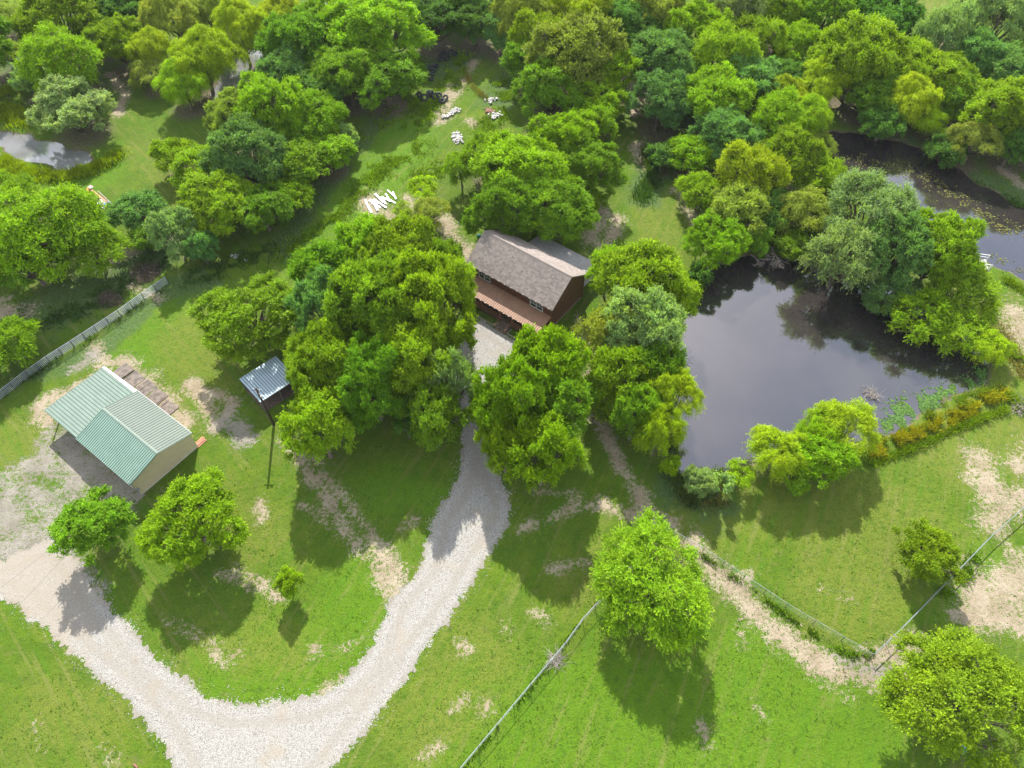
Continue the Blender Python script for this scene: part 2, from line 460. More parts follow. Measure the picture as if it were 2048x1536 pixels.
def strokes_field(P, strokes, soft=1.0, nz=0.8, seed=1):
    """0.5 on the outline, 1 well inside, 0 well outside"""
    best = np.full(len(P), -9.0)
    for r, pts in strokes:
        q = np.array([at(u, v)[:2] for u, v in pts])
        lo, hi = q.min(0) - r - 4, q.max(0) + r + 4
        m = np.nonzero((P[:, 0] > lo[0]) & (P[:, 0] < hi[0]) & (P[:, 1] > lo[1]) & (P[:, 1] < hi[1]))[0]
        if not len(m): continue
        Q = P[m]
        d = np.full(len(Q), 1e9)
        for a, b in zip(q[:-1], q[1:]): d = np.minimum(d, seg_dist(Q, a, b))
        best[m] = np.maximum(best[m], (r - d) / (soft * max(1.0, min(r, 3.0))))
    best += (vnoise(P, 1.9, seed) - 0.5) * nz + (vnoise(P, 0.7, seed + 5) - 0.5) * nz * 0.6
    return np.clip(0.5 + 0.5 * best, 0, 1)

# gravel drive outline
DRIVE = [(-120, 1130), (0, 1120), (60, 1095), (110, 1075), (150, 1120), (180, 1160), (215, 1215), (255, 1250), (285, 1290), (330, 1335), (370, 1362), (420, 1400), (490, 1412), (560, 1405),
         (620, 1398), (668, 1380), (705, 1345), (740, 1305), (762, 1250), (785, 1200), (815, 1165), (845, 1130), (858, 1075), (872, 1030), (900, 990), (922, 940), (926, 900), (926, 840),
         (915, 780), (905, 720), (925, 670), (960, 640), (1000, 665), (1040, 690), (1060, 725), (1020, 760), (985, 790), (972, 850), (980, 910), (994, 950), (1012, 985), (1022, 1020), (1008, 1060),
         (985, 1095), (962, 1128), (935, 1175), (890, 1245), (850, 1290), (822, 1340), (770, 1410), (715, 1475), (670, 1530), (600, 1620), (540, 1720), (420, 1720), (370, 1600), (348, 1530), (330, 1490),
         (290, 1440), (245, 1390), (200, 1355), (165, 1322), (125, 1290), (95, 1255), (60, 1240), (45, 1210), (0, 1195), (-120, 1180)]
drive_xy = poly_px(DRIVE)

# ---------------------------------------------------------------- tree table
# u, v: crown centre as seen; r: crown radius in survey pixels; kind; colour key; label; options
T = []
def tr(u, v, r, kind, c, label, **k): T.append((u, v, r, kind, c, label, k))
# lone lawn trees
tr(385, 1045, 100, 'oak', 'K', 'round bright green tree alone on the lawn below the barn gable', hc=5.0)
tr(192, 1058, 70, 'oak', 'M', 'smaller dark green tree beside the gravel just below the barn', hc=4.2)
tr(577, 1166, 27, 'oak', 'N', 'tiny lime green sapling inside the driveway loop', hc=2.6, bare=1)
tr(1305, 1160, 122, 'elm', 'G', 'big pale green tree where the wire fence meets the lower pasture', hc=5.2)
tr(1850, 1108, 60, 'oak', 'K', 'dense round tree touching the mesh fence right of the pond lawn', hc=3.0)
tr(1925, 1405, 142, 'elm', 'G', 'largest tree in the lower right corner over the sandy track', hc=5.6)
tr(640, 858, 76, 'oak', 'G', 'light green tree right of the utility pole foot', hc=6.6)
tr(500, 643, 100, 'oak', 'G', 'wide tree overhanging the silver roofed shed from the left', hc=5.6, floor=.4)
# main mass between shed and house
gm_ = 'trees in the grove between the shed and the house'
tr(652, 545, 62, 'oak', 'M', 'green tree at the upper left of the central grove', group=gm_, up=2.2)
tr(735, 505, 66, 'oak', 'G', 'bright tree on the top edge of the central grove near the white boards', group=gm_, up=2.2)
tr(812, 530, 84, 'oak', 'G', 'tall tree of the grove straight left of the house roof', group=gm_, up=3.2)
tr(880, 548, 60, 'oak', 'M', 'grove tree nearest the left end of the house roof', group=gm_, up=2.7)
tr(660, 640, 74, 'oak', 'B', 'blue green tree at the left side of the central grove', group=gm_, up=3.6)
tr(760, 625, 95, 'oak', 'M', 'large mid green tree in the middle of the grove', group=gm_, up=4.6)
tr(872, 625, 92, 'oak', 'G', 'broad tree whose branches reach the porch roof', group=gm_, up=4.8)
tr(655, 735, 80, 'oak', 'G', 'grove tree overhanging the right end of the silver roofed shed', group=gm_, up=3.2)
tr(745, 770, 82, 'oak', 'M', 'darker tree on the lower left side of the grove', group=gm_, up=3.2)
tr(840, 720, 86, 'oak', 'G', 'bright rounded tree at the lower front of the grove', group=gm_, up=3.6)
tr(905, 772, 48, 'elm', 'S', 'pale greyish tree leaning over the driveway bend', group=gm_, up=4.1)
tr(868, 838, 62, 'oak', 'M', 'low tree at the grove bottom just left of the driveway', group=gm_, up=2.6)
tr(815, 855, 30, 'shrub', 'D', 'small dark bush at the lower tip of the grove', group=gm_)
tr(705, 800, 50, 'oak', 'D', 'dark shaded tree under the lower left of the grove', group=gm_)
# right of drive
g2 = 'trees crowded between the driveway and the pond'
tr(1095, 742, 72, 'oak', 'K', 'vivid green tree just below the porch corner', group=g2, up=4.1)
tr(1030, 805, 84, 'oak', 'K', 'deep green tree right of the driveway under the porch', group=g2, up=3.6)
tr(1110, 825, 78, 'oak', 'M', 'gappy green tree with sandy ground showing through', group=g2, up=2.6)
tr(985, 815, 44, 'oak', 'K', 'small round tree at the left edge over the driveway', group=g2, up=2.6)
tr(1010, 895, 58, 'oak', 'K', 'bulging green tree beside the shaded gravel', group=g2, up=2.6)
tr(1085, 912, 72, 'oak', 'K', 'lowest dark green tree of the driveway clump', group=g2, up=3.1)
tr(1280, 570, 92, 'oak', 'G', 'large light green tree right of the house gable', group=g2, up=2.2)
tr(1335, 600, 58, 'oak', 'G', 'light tree leaning over the top left of the pond', group=g2, up=2.0)
tr(1215, 545, 44, 'oak', 'G', 'tree edge touching the back porch of the house', group=g2, up=2.0)
tr(1285, 668, 82, 'oak', 'S', 'grey green tree on the left shore of the pond', group=g2, up=3.1)
tr(1215, 680, 62, 'elm', 'O', 'thin olive tree on dry soil right of the house', group=g2, up=2.6)
tr(1240, 765, 66, 'oak', 'G', 'green tree above the sandy path by the pond', group=g2, up=2.6)
tr(1310, 750, 58, 'oak', 'M', 'darker tree at the pond waterline below the grey green one', group=g2, up=2.6)
tr(1345, 800, 55, 'willow', 'Y', 'yellow green willow bulging over the left pond shore', group=g2, up=2.6)
tr(1318, 862, 50, 'willow', 'L', 'lower yellow willow at the left pond shore', group=g2, up=2.6)
tr(1190, 820, 34, 'shrub', 'O', 'sparse olive bush above the sandy path', group=g2)
tr(1270, 830, 50, 'oak', 'M', 'mid green tree between the sandy path and the willows', group=g2, up=2.6)
tr(1336, 930, 20, 'shrub', 'L', 'little yellow green bush at the lower left of the pond')
# pond bottom
tr(1553, 905, 58, 'willow', 'Y', 'left bright yellow willow on the lower pond bank', hc=4.0)
tr(1690, 855, 66, 'willow', 'Y', 'right and tallest yellow willow on the lower pond bank', hc=4.6)
tr(1640, 862, 48, 'willow', 'L', 'lime willow top between the two yellow willows', hc=4.2)
tr(1636, 920, 62, 'oak', 'K', 'dark green tree in front of the yellow willows')
tr(1590, 950, 38, 'oak', 'M', 'small green tree at the foot of the left yellow willow')
tr(1478, 955, 32, 'willow', 'L', 'low lime bush on the bank left of the yellow willow')
tr(1400, 968, 36, 'shrub', 'S', 'silvery bush at the bottom corner of the pond')
tr(1440, 975, 26, 'shrub', 'S', 'pale green bush right of the silvery pond bush')
# pond right and top
g3 = 'trees ringing the far side of the pond'
tr(1435, 485, 64, 'oak', 'K', 'glossy green round tree at the top left pond bank', group=g3)
tr(1405, 545, 26, 'shrub', 'D', 'dark low bush dipping into the top left pond corner', group=g3)
tr(1735, 440, 92, 'elm', 'S', 'large silvery green tree between the two ponds', group=g3, up=1.5)
tr(1690, 510, 66, 'elm', 'S', 'lower silvery tree hanging over the pond', group=g3, up=2.5)
tr(1790, 500, 70, 'oak', 'B', 'blue green tree behind the pond reflection', group=g3, up=2.5)
tr(1785, 570, 60, 'oak', 'B', 'blue green tree with low boughs over the water', group=g3)
tr(1875, 505, 76, 'oak', 'G', 'bright tree left of the white footbridge', group=g3, up=2)
tr(1925, 585, 70, 'elm', 'G', 'light green tree below the white footbridge', group=g3)
tr(1855, 625, 68, 'elm', 'K', 'green tree at the right shore over dark water', group=g3)
tr(1930, 655, 56, 'elm', 'G', 'light tree nearest the dry bank on the right', group=g3)
tr(1985, 690, 42, 'willow', 'L', 'lime bush at the right tip of the pond', group=g3)
tr(1500, 350, 72, 'elm', 'Y', 'yellowish tree high in the clump above the pond', group=g3, up=1.5)
tr(1575, 325, 66, 'oak', 'G', 'bright round tree top centre of the pond clump', group=g3, up=1.5)
tr(1470, 425, 60, 'oak', 'O', 'olive tree above the glossy green one', group=g3, up=1)
tr(1540, 420, 56, 'oak', 'D', 'dark shaded tree in the heart of the pond clump', group=g3)
tr(1605, 430, 56, 'willow', 'O', 'drooping olive willow beside the bare branches', group=g3, up=1)
tr(1645, 365, 52, 'elm', 'G', 'pale green tree at the left end of the long pond', group=g3, up=1)
tr(1680, 390, 38, 'oak', 'K', 'small bright tree between clump and long pond', group=g3)
tr(1500, 478, 44, 'oak', 'M', 'green tree behind the dead branches at the pond', group=g3)
tr(1590, 490, 36, 'oak', 'M', 'small tree right of the dead branches', group=g3)
tr(1400, 385, 46, 'elm', 'K', 'yellow green tree at the edge of the back lawn', group=g3)
tr(1550, 245, 60, 'elm', 'G', 'light feathery tree above the pond clump', group=g3, up=1.5)
tr(1450, 280, 66, 'oak', 'B', 'grey green tree above the back lawn gap', group=g3, up=1)
tr(1385, 310, 50, 'oak', 'K', 'yellow green tree right of the shaded path gap', group=g3)
tr(1325, 315, 34, 'oak', 'D', 'round dark tree standing in the shaded gap')
# behind house
g4 = 'trees behind the house'
tr(1040, 350, 88, 'oak', 'G', 'high pale tree behind the left half of the house', group=g4, up=1.5)
tr(1130, 290, 70, 'oak', 'K', 'tree at the top right of the clump behind the house', group=g4, up=1.5)
tr(1185, 250, 48, 'oak', 'G', 'light tree furthest right and up behind the house', group=g4, up=1)
tr(1010, 425, 74, 'oak', 'M', 'dense green tree against the left roof ridge', group=g4, up=1.7)
tr(1105, 425, 78, 'oak', 'M', 'dense green tree over the middle of the roof ridge', group=g4, up=1)
tr(1175, 345, 66, 'oak', 'M', 'green tree right of the house clump over bare soil', group=g4, up=1)
tr(975, 315, 50, 'elm', 'G', 'light tree at the meadow side of the house clump', group=g4, up=1)
tr(1175, 400, 34, 'oak', 'K', 'small yellowish tree at the right foot of the house clump', group=g4)
tr(922, 335, 36, 'willow', 'G', 'slim upright tree on the meadow above the house', up=1)
tr(845, 375, 32, 'willow', 'L', 'rounded lime sapling beside the white boards')
tr(862, 428, 40, 'willow', 'O', 'loose olive sapling above the central grove')
tr(805, 425, 22, 'willow', 'O', 'little leaning sapling at the edge of the white boards')
tr(790, 500, 30, 'willow', 'G', 'thin sapling at the back of the grove')
# upper right wood
g5 = 'trees of the upper right wood'
tr(1085, 85, 62, 'elm', 'G', 'bright tree at the upper left of the big wood above the house', group=g5, up=2)
tr(1150, 120, 94, 'oak', 'O', 'large pale olive tree right of the tyre heap', group=g5, up=2)
tr(1105, 185, 73, 'oak', 'M', 'dark flank tree over the meadow right of the tyre heap', group=g5, up=1)
tr(1062, 130, 53, 'oak', 'M', 'green tree facing the tyre heap on its right', group=g5, up=1)
tr(1215, 150, 67, 'oak', 'K', 'yellow green tree right of the pale olive one', group=g5, up=1)
tr(1195, 205, 60, 'oak', 'K', 'lower yellow green tree above the house clump', group=g5, up=.5)
tr(1055, 25, 67, 'willow', 'O', 'olive willow on the top edge above the tyre heap', group=g5, up=2)
tr(1150, 18, 73, 'willow', 'Y', 'pale yellow willow on the top edge, middle of the photo', group=g5, up=2)
tr(1245, 45, 67, 'oak', 'D', 'dark tree in the top edge hollow', group=g5)
tr(1290, 80, 56, 'oak', 'D', 'deep green tree beside the black gap', group=g5)
tr(1305, 15, 67, 'willow', 'O', 'olive willow on the top edge right of the hollow', group=g5, up=2)
tr(1330, 130, 73, 'oak', 'B', 'grey green tree right of the black gap', group=g5, up=1.5)
tr(1320, 205, 64, 'oak', 'B', 'tall grey green tree above the round dark tree', group=g5, up=1)
tr(1395, 70, 62, 'oak', 'G', 'light tree on the upper wood, left part', group=g5, up=2)
tr(1440, 125, 73, 'elm', 'G', 'light bushy tree amid the upper wood', group=g5, up=2)
tr(1430, 205, 73, 'oak', 'G', 'bright tree in front of the grey green one', group=g5, up=1.5)
tr(1500, 175, 67, 'oak', 'B', 'bluish tree right of the bright bushy one', group=g5, up=1)
tr(1510, 95, 62, 'elm', 'G', 'yellow green tree with a wispy right side', group=g5, up=1.5)
tr(1465, 35, 62, 'elm', 'S', 'greyish tree near the top edge of the upper wood', group=g5, up=3)
tr(1540, 30, 64, 'oak', 'G', 'light tree on the top edge, third from the field', group=g5, up=1.5)
tr(1590, 100, 56, 'oak', 'K', 'golden green tree beside the deep gap', group=g5, up=1)
tr(1575, 165, 58, 'oak', 'D', 'dark tree in the deep gap', group=g5)
tr(1560, 205, 53, 'willow', 'Y', 'left one of two yellow willows inside the wood', group=g5, up=1)
tr(1640, 170, 56, 'willow', 'Y', 'right one of two yellow willows inside the wood', group=g5, up=1)
tr(1600, 235, 56, 'willow', 'L', 'lime willow over the end of the long pond', group=g5, up=.5)
tr(1640, 285, 35, 'willow', 'O', 'small olive willow at the tip of the long pond', group=g5)
tr(1640, 35, 69, 'oak', 'M', 'mid green tree on the top edge, second from the field', group=g5, up=1.5)
tr(1710, 115, 82, 'oak', 'G', 'big domed bright tree above the long pond', group=g5, up=2)
tr(1735, 190, 62, 'oak', 'M', 'shaded tree under the big domed one', group=g5)
tr(1770, 55, 76, 'oak', 'D', 'dark bushy tree at the corner of the hay field', group=g5, up=1)
tr(1705, 30, 56, 'oak', 'M', 'tree just left of the dark field corner tree', group=g5, up=1)
tr(1800, 140, 64, 'oak', 'G', 'bright tree below the hay field', group=g5, up=1.5)
tr(1815, 205, 56, 'willow', 'Y', 'most yellow willow, its bare stem over the long pond', group=g5, up=1.2)
tr(1865, 240, 40, 'willow', 'L', 'smaller willow right of the most yellow one', group=g5)
tr(1770, 240, 49, 'oak', 'D', 'low dark tree on the bank of the long pond', group=g5)
tr(1880, 85, 62, 'elm', 'S', 'pale greyish tree right of the hay field', group=g5, up=3)
tr(1930, 30, 44, 'shrub', 'S', 'faint greyish tree at the hay field right edge', group=g5, up=2)
tr(1990, 55, 67, 'elm', 'S', 'pale tree in the very top right corner', group=g5, up=3)
tr(1960, 130, 69, 'oak', 'B', 'bluish tree right of the bright ones below the field', group=g5, up=1)
tr(1880, 165, 67, 'oak', 'G', 'light tree above the olive willow', group=g5, up=1)
tr(2020, 155, 67, 'oak', 'B', 'bluish tree at the right edge near the top', group=g5, up=1)
tr(1925, 205, 62, 'oak', 'M', 'mid green tree above the olive willow stem', group=g5, up=.5)
tr(2000, 225, 80, 'oak', 'G', 'large bright tree on the right edge over the long pond', group=g5, up=1)
tr(1950, 285, 51, 'willow', 'O', 'olive willow leaning to the long pond on the right', group=g5, up=.5)
tr(2030, 290, 56, 'oak', 'D', 'shaded tree low on the right edge', group=g5)
tr(1900, 290, 44, 'oak', 'D', 'dark low tree on the far bank of the long pond', group=g5)
tr(2100, 130, 78, 'oak', 'G', 'tree just past the right edge near the top', group=g5, up=1)
tr(2120, 260, 84, 'oak', 'M', 'tree just past the right edge over the long pond', group=g5, up=1)
# upper left wood
g6 = 'trees of the upper left wood'
tr(760, 70, 91, 'oak', 'G', 'big bright tree left of the tyre heap on the top edge', group=g6, up=1.2)
tr(700, 60, 67, 'oak', 'G', 'bright tree left of the big one on the top edge', group=g6, up=2)
tr(770, 160, 76, 'oak', 'M', 'shaded lower tree left of the tyre heap', group=g6, up=-.6)
tr(695, 150, 67, 'oak', 'M', 'mid green tree over the big domed clump', group=g6, up=1)
tr(870, 45, 67, 'oak', 'D', 'dark tree behind the tyre heap, left', group=g6)
tr(950, 45, 60, 'oak', 'D', 'dark tree behind the tyre heap, right', group=g6)
tr(1005, 70, 51, 'oak', 'B', 'bluish shaded tree right behind the tyre heap', group=g6)
tr(905, -20, 78, 'oak', 'M', 'tree above the frame behind the tyre heap', group=g6, up=1)
tr(600, 95, 73, 'oak', 'M', 'green tree right of the creek', group=g6, up=1.5)
tr(570, 150, 60, 'oak', 'B', 'grey green tree right of the creek, lower', group=g6, up=1)
tr(640, 60, 58, 'oak', 'M', 'green tree right of the creek, upper', group=g6, up=1)
tr(635, 180, 62, 'oak', 'D', 'dark tree behind the domed clump', group=g6)
tr(555, 30, 51, 'willow', 'Y', 'small yellow willow by the creek on the top edge', group=g6, up=1)
tr(480, 62, 60, 'willow', 'Y', 'pale yellow willow top over the creek', group=g6, up=2)
tr(400, 115, 73, 'willow', 'L', 'large bright yellow willow left of the creek', group=g6, up=1.5)
tr(365, 170, 58, 'willow', 'L', 'drooping lower half willow above the small meadow', group=g6, up=.5)
tr(300, 100, 49, 'willow', 'Y', 'yellowish willow left of the large yellow one', group=g6, up=1)
tr(300, 150, 40, 'willow', 'O', 'small olive willow over sandy soil', group=g6)
tr(350, 35, 64, 'willow', 'O', 'pale olive willow near the top edge, left part', group=g6, up=1.5)
tr(415, 20, 56, 'willow', 'O', 'olive willow on the top edge right of the pale one', group=g6, up=1)
tr(250, 25, 62, 'oak', 'D', 'dark tree on the top edge, left part', group=g6)
tr(235, 90, 56, 'oak', 'G', 'bright green tree beside the yellowish willow', group=g6, up=1)
tr(120, 40, 82, 'oak', 'G', 'wide light tree in the upper left corner wood', group=g6, up=1.5)
tr(190, 70, 49, 'oak', 'M', 'tree right of the wide light one', group=g6)
tr(130, 125, 80, 'elm', 'K', 'bright spreading tree above the grey green bush', group=g6, up=1)
tr(20, 110, 33, 'willow', 'O', 'small olive tree at the left edge near the top', group=g6)
tr(20, 30, 44, 'willow', 'O', 'thin olive tree in the very top left corner', group=g6)
tr(145, 225, 84, 'shrub', 'S', 'big rounded grey green bush on the marsh pool bank', up=1.5, hc=4.5)
tr(60, 165, 38, 'shrub', 'S', 'pale green bush left of the big grey green one')
# domed clump
g7 = 'trees of the domed clump left of the meadow'
tr(545, 225, 76, 'oak', 'G', 'top tree of the domed clump left of the meadow', group=g7, up=2)
tr(470, 240, 60, 'oak', 'O', 'pale upper left tree of the domed clump', group=g7, up=1.5)
tr(620, 245, 70, 'oak', 'K', 'bright upper right tree of the domed clump', group=g7, up=.3)
tr(655, 310, 56, 'oak', 'K', 'green tree on the meadow side of the domed clump', group=g7, up=-.6)
tr(690, 275, 28, 'shrub', 'S', 'silvery bush on the meadow side of the domed clump', group=g7)
tr(500, 320, 84, 'oak', 'B', 'large central tree of the domed clump', group=g7, up=1.5)
tr(350, 312, 42, 'oak', 'K', 'leafy round tree at the left tip of the domed clump', group=g7)
tr(410, 340, 60, 'oak', 'G', 'light tree at the left side of the domed clump', group=g7, up=.5)
tr(440, 410, 74, 'oak', 'G', 'lower left tree of the domed clump', group=g7, up=.5)
tr(525, 420, 62, 'oak', 'M', 'shaded lower tree of the domed clump', group=g7)
tr(580, 390, 46, 'oak', 'K', 'vivid yellow green tree low on the domed clump', group=g7)
tr(595, 330, 60, 'oak', 'M', 'mid green tree inside the domed clump', group=g7, up=.5)
# left
tr(82, 462, 116, 'elm', 'K', 'huge feathery bright tree at the left edge by the play set', up=.5)
tr(15, 400, 70, 'elm', 'K', 'feathery tree cut by the left edge above the huge one')
tr(60, 530, 66, 'elm', 'M', 'darker feathery tree below the huge one')
tr(190, 508, 58, 'elm', 'G', 'feathery tree right of the huge one over sandy soil')
tr(275, 425, 52, 'oak', 'B', 'dark bluish bush tree right of the play set')
tr(350, 475, 52, 'shrub', 'S', 'pale silvery bush between play set and domed clump', up=.8)
tr(405, 500, 36, 'shrub', 'B', 'small greenish bush beside the silvery one')
tr(300, 475, 34, 'oak', 'M', 'small mid green tree under the bluish one')
tr(20, 685, 56, 'elm', 'K', 'yellow green tree at the left edge above the pipe fence')
tr(-60, 500, 80, 'elm', 'K', 'feathery tree just past the left edge')
tr(-70, 100, 90, 'oak', 'M', 'tree just past the left edge near the top', up=1)
tr(-60, 720, 70, 'elm', 'M', 'tree just past the left edge by the pipe fence')


# ---------------------------------------------------------------- ground
CPAL = dict(G=(.215, .345, .012), M=(.155, .290, .014), D=(.100, .215, .030), Y=(.320, .415, .012), S=(.255, .370, .130), O=(.250, .325, .045), L=(.290, .430, .008), N=(.25, .42, .008), B=(.140, .280, .070), K=(.195, .330, .006))

def crown_place(u, v, r, k):
    R0 = r / px_per_m(v, 4)
    hc = k.get('hc', 0.62 * R0 + 1.1 + k.get('up', 0))
    R = r / px_per_m(v, hc)
    return at(u, v, hc), R, hc

gx = np.concatenate([[-1800, -900, -400, -220], np.arange(-126, 128, 0.62), [220, 400, 900, 1800]])
gy = np.concatenate([[-1200, -500, -150, -40], np.arange(-4, 190, 0.62), [230, 300, 450, 900, 1800, 3000]])
GX, GY = np.meshgrid(gx, gy)
GP = np.stack([GX.ravel(), GY.ravel()], 1)
GZ = ground_z(GP)
nx, ny = len(gx), len(gy)
gm = bpy.data.meshes.new('ground')
gm.vertices.add(len(GP))
gm.vertices.foreach_set('co', np.column_stack([GP, GZ]).astype(np.float32).ravel())
ii = (np.arange(ny - 1)[:, None] * nx + np.arange(nx - 1)[None, :]).ravel()
fc = np.stack([ii, ii + 1, ii + 1 + nx, ii + nx], 1).astype(np.int32)
gm.loops.add(fc.size)
gm.loops.foreach_set('vertex_index', fc.ravel())
gm.polygons.add(len(fc))
gm.polygons.foreach_set('loop_start', np.arange(0, fc.size, 4, dtype=np.int32))
gm.polygons.foreach_set('loop_total', np.full(len(fc), 4, dtype=np.int32))
gm.polygons.foreach_set('use_smooth', np.ones(len(fc), bool))
gm.update(calc_edges=True)
sand_f = strokes_field(GP, SAND, 1.3, 0.8, 1)
grey_f = strokes_field(GP, GREY, 1.4, 0.9, 2)
fresh_f = strokes_field(GP, FRESH, 1.5, 0.8, 3)
dry_f = strokes_field(GP, DRY, 1.5, 0.8, 4)
wild_f = strokes_field(GP, WILD, 1.2, 0.8, 5)
dsd = np.full(len(GP), 99.0)
mm = (GP[:, 0] > -90) & (GP[:, 0] < 20) & (GP[:, 1] > -5) & (GP[:, 1] < 90)
dsd[mm] = poly_sdf(GP[mm], drive_xy)
grav_f = np.clip(0.56 - dsd * 0.33 + (vnoise(GP, 1.1, 7) - 0.5) * 0.35, 0, 1)
floor_f = np.zeros(len(GP))
for (u, v, r, kind, c, label, k) in T:
    p, R, hc = crown_place(u, v, r, k)
    if k.get('bare'): continue
    w = 1.0 if k.get('wood', v < 330) else 0.62
    d = np.hypot(GP[:, 0] - p[0], GP[:, 1] - p[1])
    floor_f = np.maximum(floor_f, w * np.clip(1.25 - d / (R * 1.15), 0, 1))
bank_f = np.clip(-GZ * 1.6, 0, 1)
def vcol(name, r, g, b, a=None):
    at_ = gm.color_attributes.new(name, 'FLOAT_COLOR', 'POINT')
    a = np.ones(len(r)) if a is None else a
    at_.data.foreach_set('color', np.stack([r, g, b, a], 1).astype(np.float32).ravel())
vcol('cover_a', sand_f, grey_f, grav_f)
vcol('cover_b', fresh_f, dry_f, wild_f)
vcol('cover_c', floor_f, bank_f, np.zeros(len(GP)))

def ground_mat():
    m, nt, bs = new_mat('ground_cover')
    g = NT(nt)
    p = g.pos()
    A = g.sep(g.attr('cover_a', 'Color'))
    B = g.sep(g.attr('cover_b', 'Color'))
    C = g.sep(g.attr('cover_c', 'Color'))
    n_big = g.noise(p, 0.07, 4)
    n_mid = g.noise(p, 0.42, 6, 0.62)
    n_fin = g.noise(p, 2.1, 6, 0.68)
    n_tiny = g.noise(p, 8.0, 4, 0.7)
    edge = g.math('ADD', g.math('MULTIPLY', g.math('SUBTRACT', n_fin, 0.5), 1.0), g.math('MULTIPLY', g.math('SUBTRACT', n_tiny, 0.5), 0.7))
    def mask(a, lo=0.44, hi=0.60, k=1.0):
        return g.map(g.math('ADD', a, g.math('MULTIPLY', edge, k)), lo, hi)
    # lawn
    grass = g.mix(g.map(n_mid, 0.33, 0.68), (0.066, 0.125, 0.004), (0.112, 0.172, 0.007))
    grass = g.mix(g.map(n_big, 0.35, 0.65, 0, 0.55), grass, (0.082, 0.135, 0.012))
    grass = g.mix(g.map(g.math('ADD', B[0], g.math('MULTIPLY', edge, 0.4)), 0.25, 0.8, 0, 0.8), grass, (0.092, 0.190, 0.004))
    grass = g.mix(g.map(g.math('ADD', B[1], g.math('MULTIPLY', edge, 0.7)), 0.25, 0.85, 0, 0.75), grass, (0.150, 0.175, 0.024))
    # clover / dark blotches and straw blotches
    grass = g.mix(g.map(g.noise(p, 1.1, 6, 0.72), 0.50, 0.66, 0, 0.7), grass, (0.042, 0.105, 0.005))
    grass = g.mix(g.map(g.noise(p, 0.9, 7, 0.78, dist=0.6), 0.575, 0.72, 0, 0.7), grass, (0.21, 0.155, 0.070))
    grass = g.mix(g.map(g.noise(g.vmul(p, (1, 1.7, 1)), 0.22, 7, 0.7), 0.57, 0.70, 0, 0.42), grass, (0.17, 0.140, 0.055))
    grass = g.mix(g.map(n_tiny, 0.34, 0.60, 0.7, 0), grass, (0.030, 0.062, 0.008))
    grass = g.mix(g.map(g.noise(p, 5.0, 3, 0.7), 0.55, 0.75, 0, 0.45), grass, (0.155, 0.225, 0.030))
    def streak(ang, sc):
        t = g.n.new('ShaderNodeMapping'); g.l.new(p, t.inputs['Vector'])
        t.vector_type = 'TEXTURE'; t.inputs['Rotation'].default_value = (0, 0, ang); t.inputs['Scale'].default_value = (12 / sc, 1.0 / sc, 1)
        return g.noise(t.outputs[0], 1.0, 4, 0.6)
    sxyz = g.n.new('ShaderNodeSeparateXYZ'); g.l.new(p, sxyz.inputs[0])
    west_ = g.map(sxyz.outputs[0], -34, -26, 1, 0)
    st_ = g.n.new('ShaderNodeMix'); g.l.new(west_, st_.inputs[0])
    # node Mix(float): A = east, B = west
    t_e, t_w = streak(1.10, 1.1), streak(-0.83, 1.1)
    g.l.new(t_e, st_.inputs[2]); g.l.new(t_w, st_.inputs[3])
    sv = st_.outputs[0]
    grass = g.mix(g.map(sv, 0.52, 0.68, 0, 0.5), grass, (0.155, 0.160, 0.045))
    grass = g.mix(g.map(sv, 0.34, 0.48, 0.45, 0), grass, (0.055, 0.140, 0.005))
    # rough
    wild = g.mix(g.map(n_fin, 0.35, 0.65), (0.040, 0.085, 0.018), (0.085, 0.125, 0.040))
    col = g.mix(mask(B[2], 0.35, 0.75, 0.8), grass, wild)
    # woodland floor, leaf litter
    litter = g.mix(g.map(n_fin, 0.3, 0.7), (0.075, 0.062, 0.040), (0.17, 0.135, 0.095))
    col = g.mix(g.math('MULTIPLY', mask(C[0], 0.50, 0.95, 0.8), 0.9), col, litter)
    # sandy dirt
    sand = g.mix(g.map(n_mid, 0.3, 0.7), (0.25, 0.195, 0.135), (0.36, 0.30, 0.225))
    sand = g.mix(g.map(n_tiny, 0.30, 0.55, 0.6, 0), sand, (0.15, 0.12, 0.08))
    ms = g.math('MULTIPLY', mask(A[0], 0.42, 0.80, 2.0), g.map(g.noise(p, 3.2, 5, 0.75), 0.34, 0.50, 0.55, 1.0))
    col = g.mix(ms, col, sand)
    # grey dusty hardpack
    grey = g.mix(g.map(n_mid, 0.3, 0.7), (0.19, 0.165, 0.14), (0.28, 0.255, 0.225))
    grey = g.mix(g.map(n_tiny, 0.32, 0.55, 0.5, 0), grey, (0.12, 0.10, 0.085))
    mg = g.math('MULTIPLY', mask(A[1], 0.40, 0.80, 1.8), g.map(g.noise(p, 2.6, 5, 0.75), 0.34, 0.52, 0.5, 1.0))
    col = g.mix(mg, col, grey)
    # gravel thrown off the drive
    stone = g.mix(g.map(n_tiny, 0.35, 0.65), (0.20, 0.18, 0.145), (0.40, 0.385, 0.355))
    col = g.mix(mask(A[2], 0.56, 0.62, 0.9), col, stone)
    # pond bank mud
    mud = g.mix(g.map(n_fin, 0.3, 0.7), (0.08, 0.06, 0.045), (0.16, 0.125, 0.09))
    col = g.mix(mask(C[1], 0.25, 0.55, 0.6), col, mud)
    nt.links.new(col, bs.inputs['Base Color'])
    bs.inputs['Roughness'].default_value = 0.95
    bs.inputs['Specular IOR Level'].default_value = 0.15
    h = g.math('ADD', g.math('MULTIPLY', n_fin, 0.8), g.math('ADD', g.math('MULTIPLY', n_tiny, 0.35), g.math('MULTIPLY', g.noise(p, 20, 2), 0.12)))
    nt.links.new(g.bump(h, 0.9, 0.28), bs.inputs['Normal'])
    return m
gm.materials.append(ground_mat())
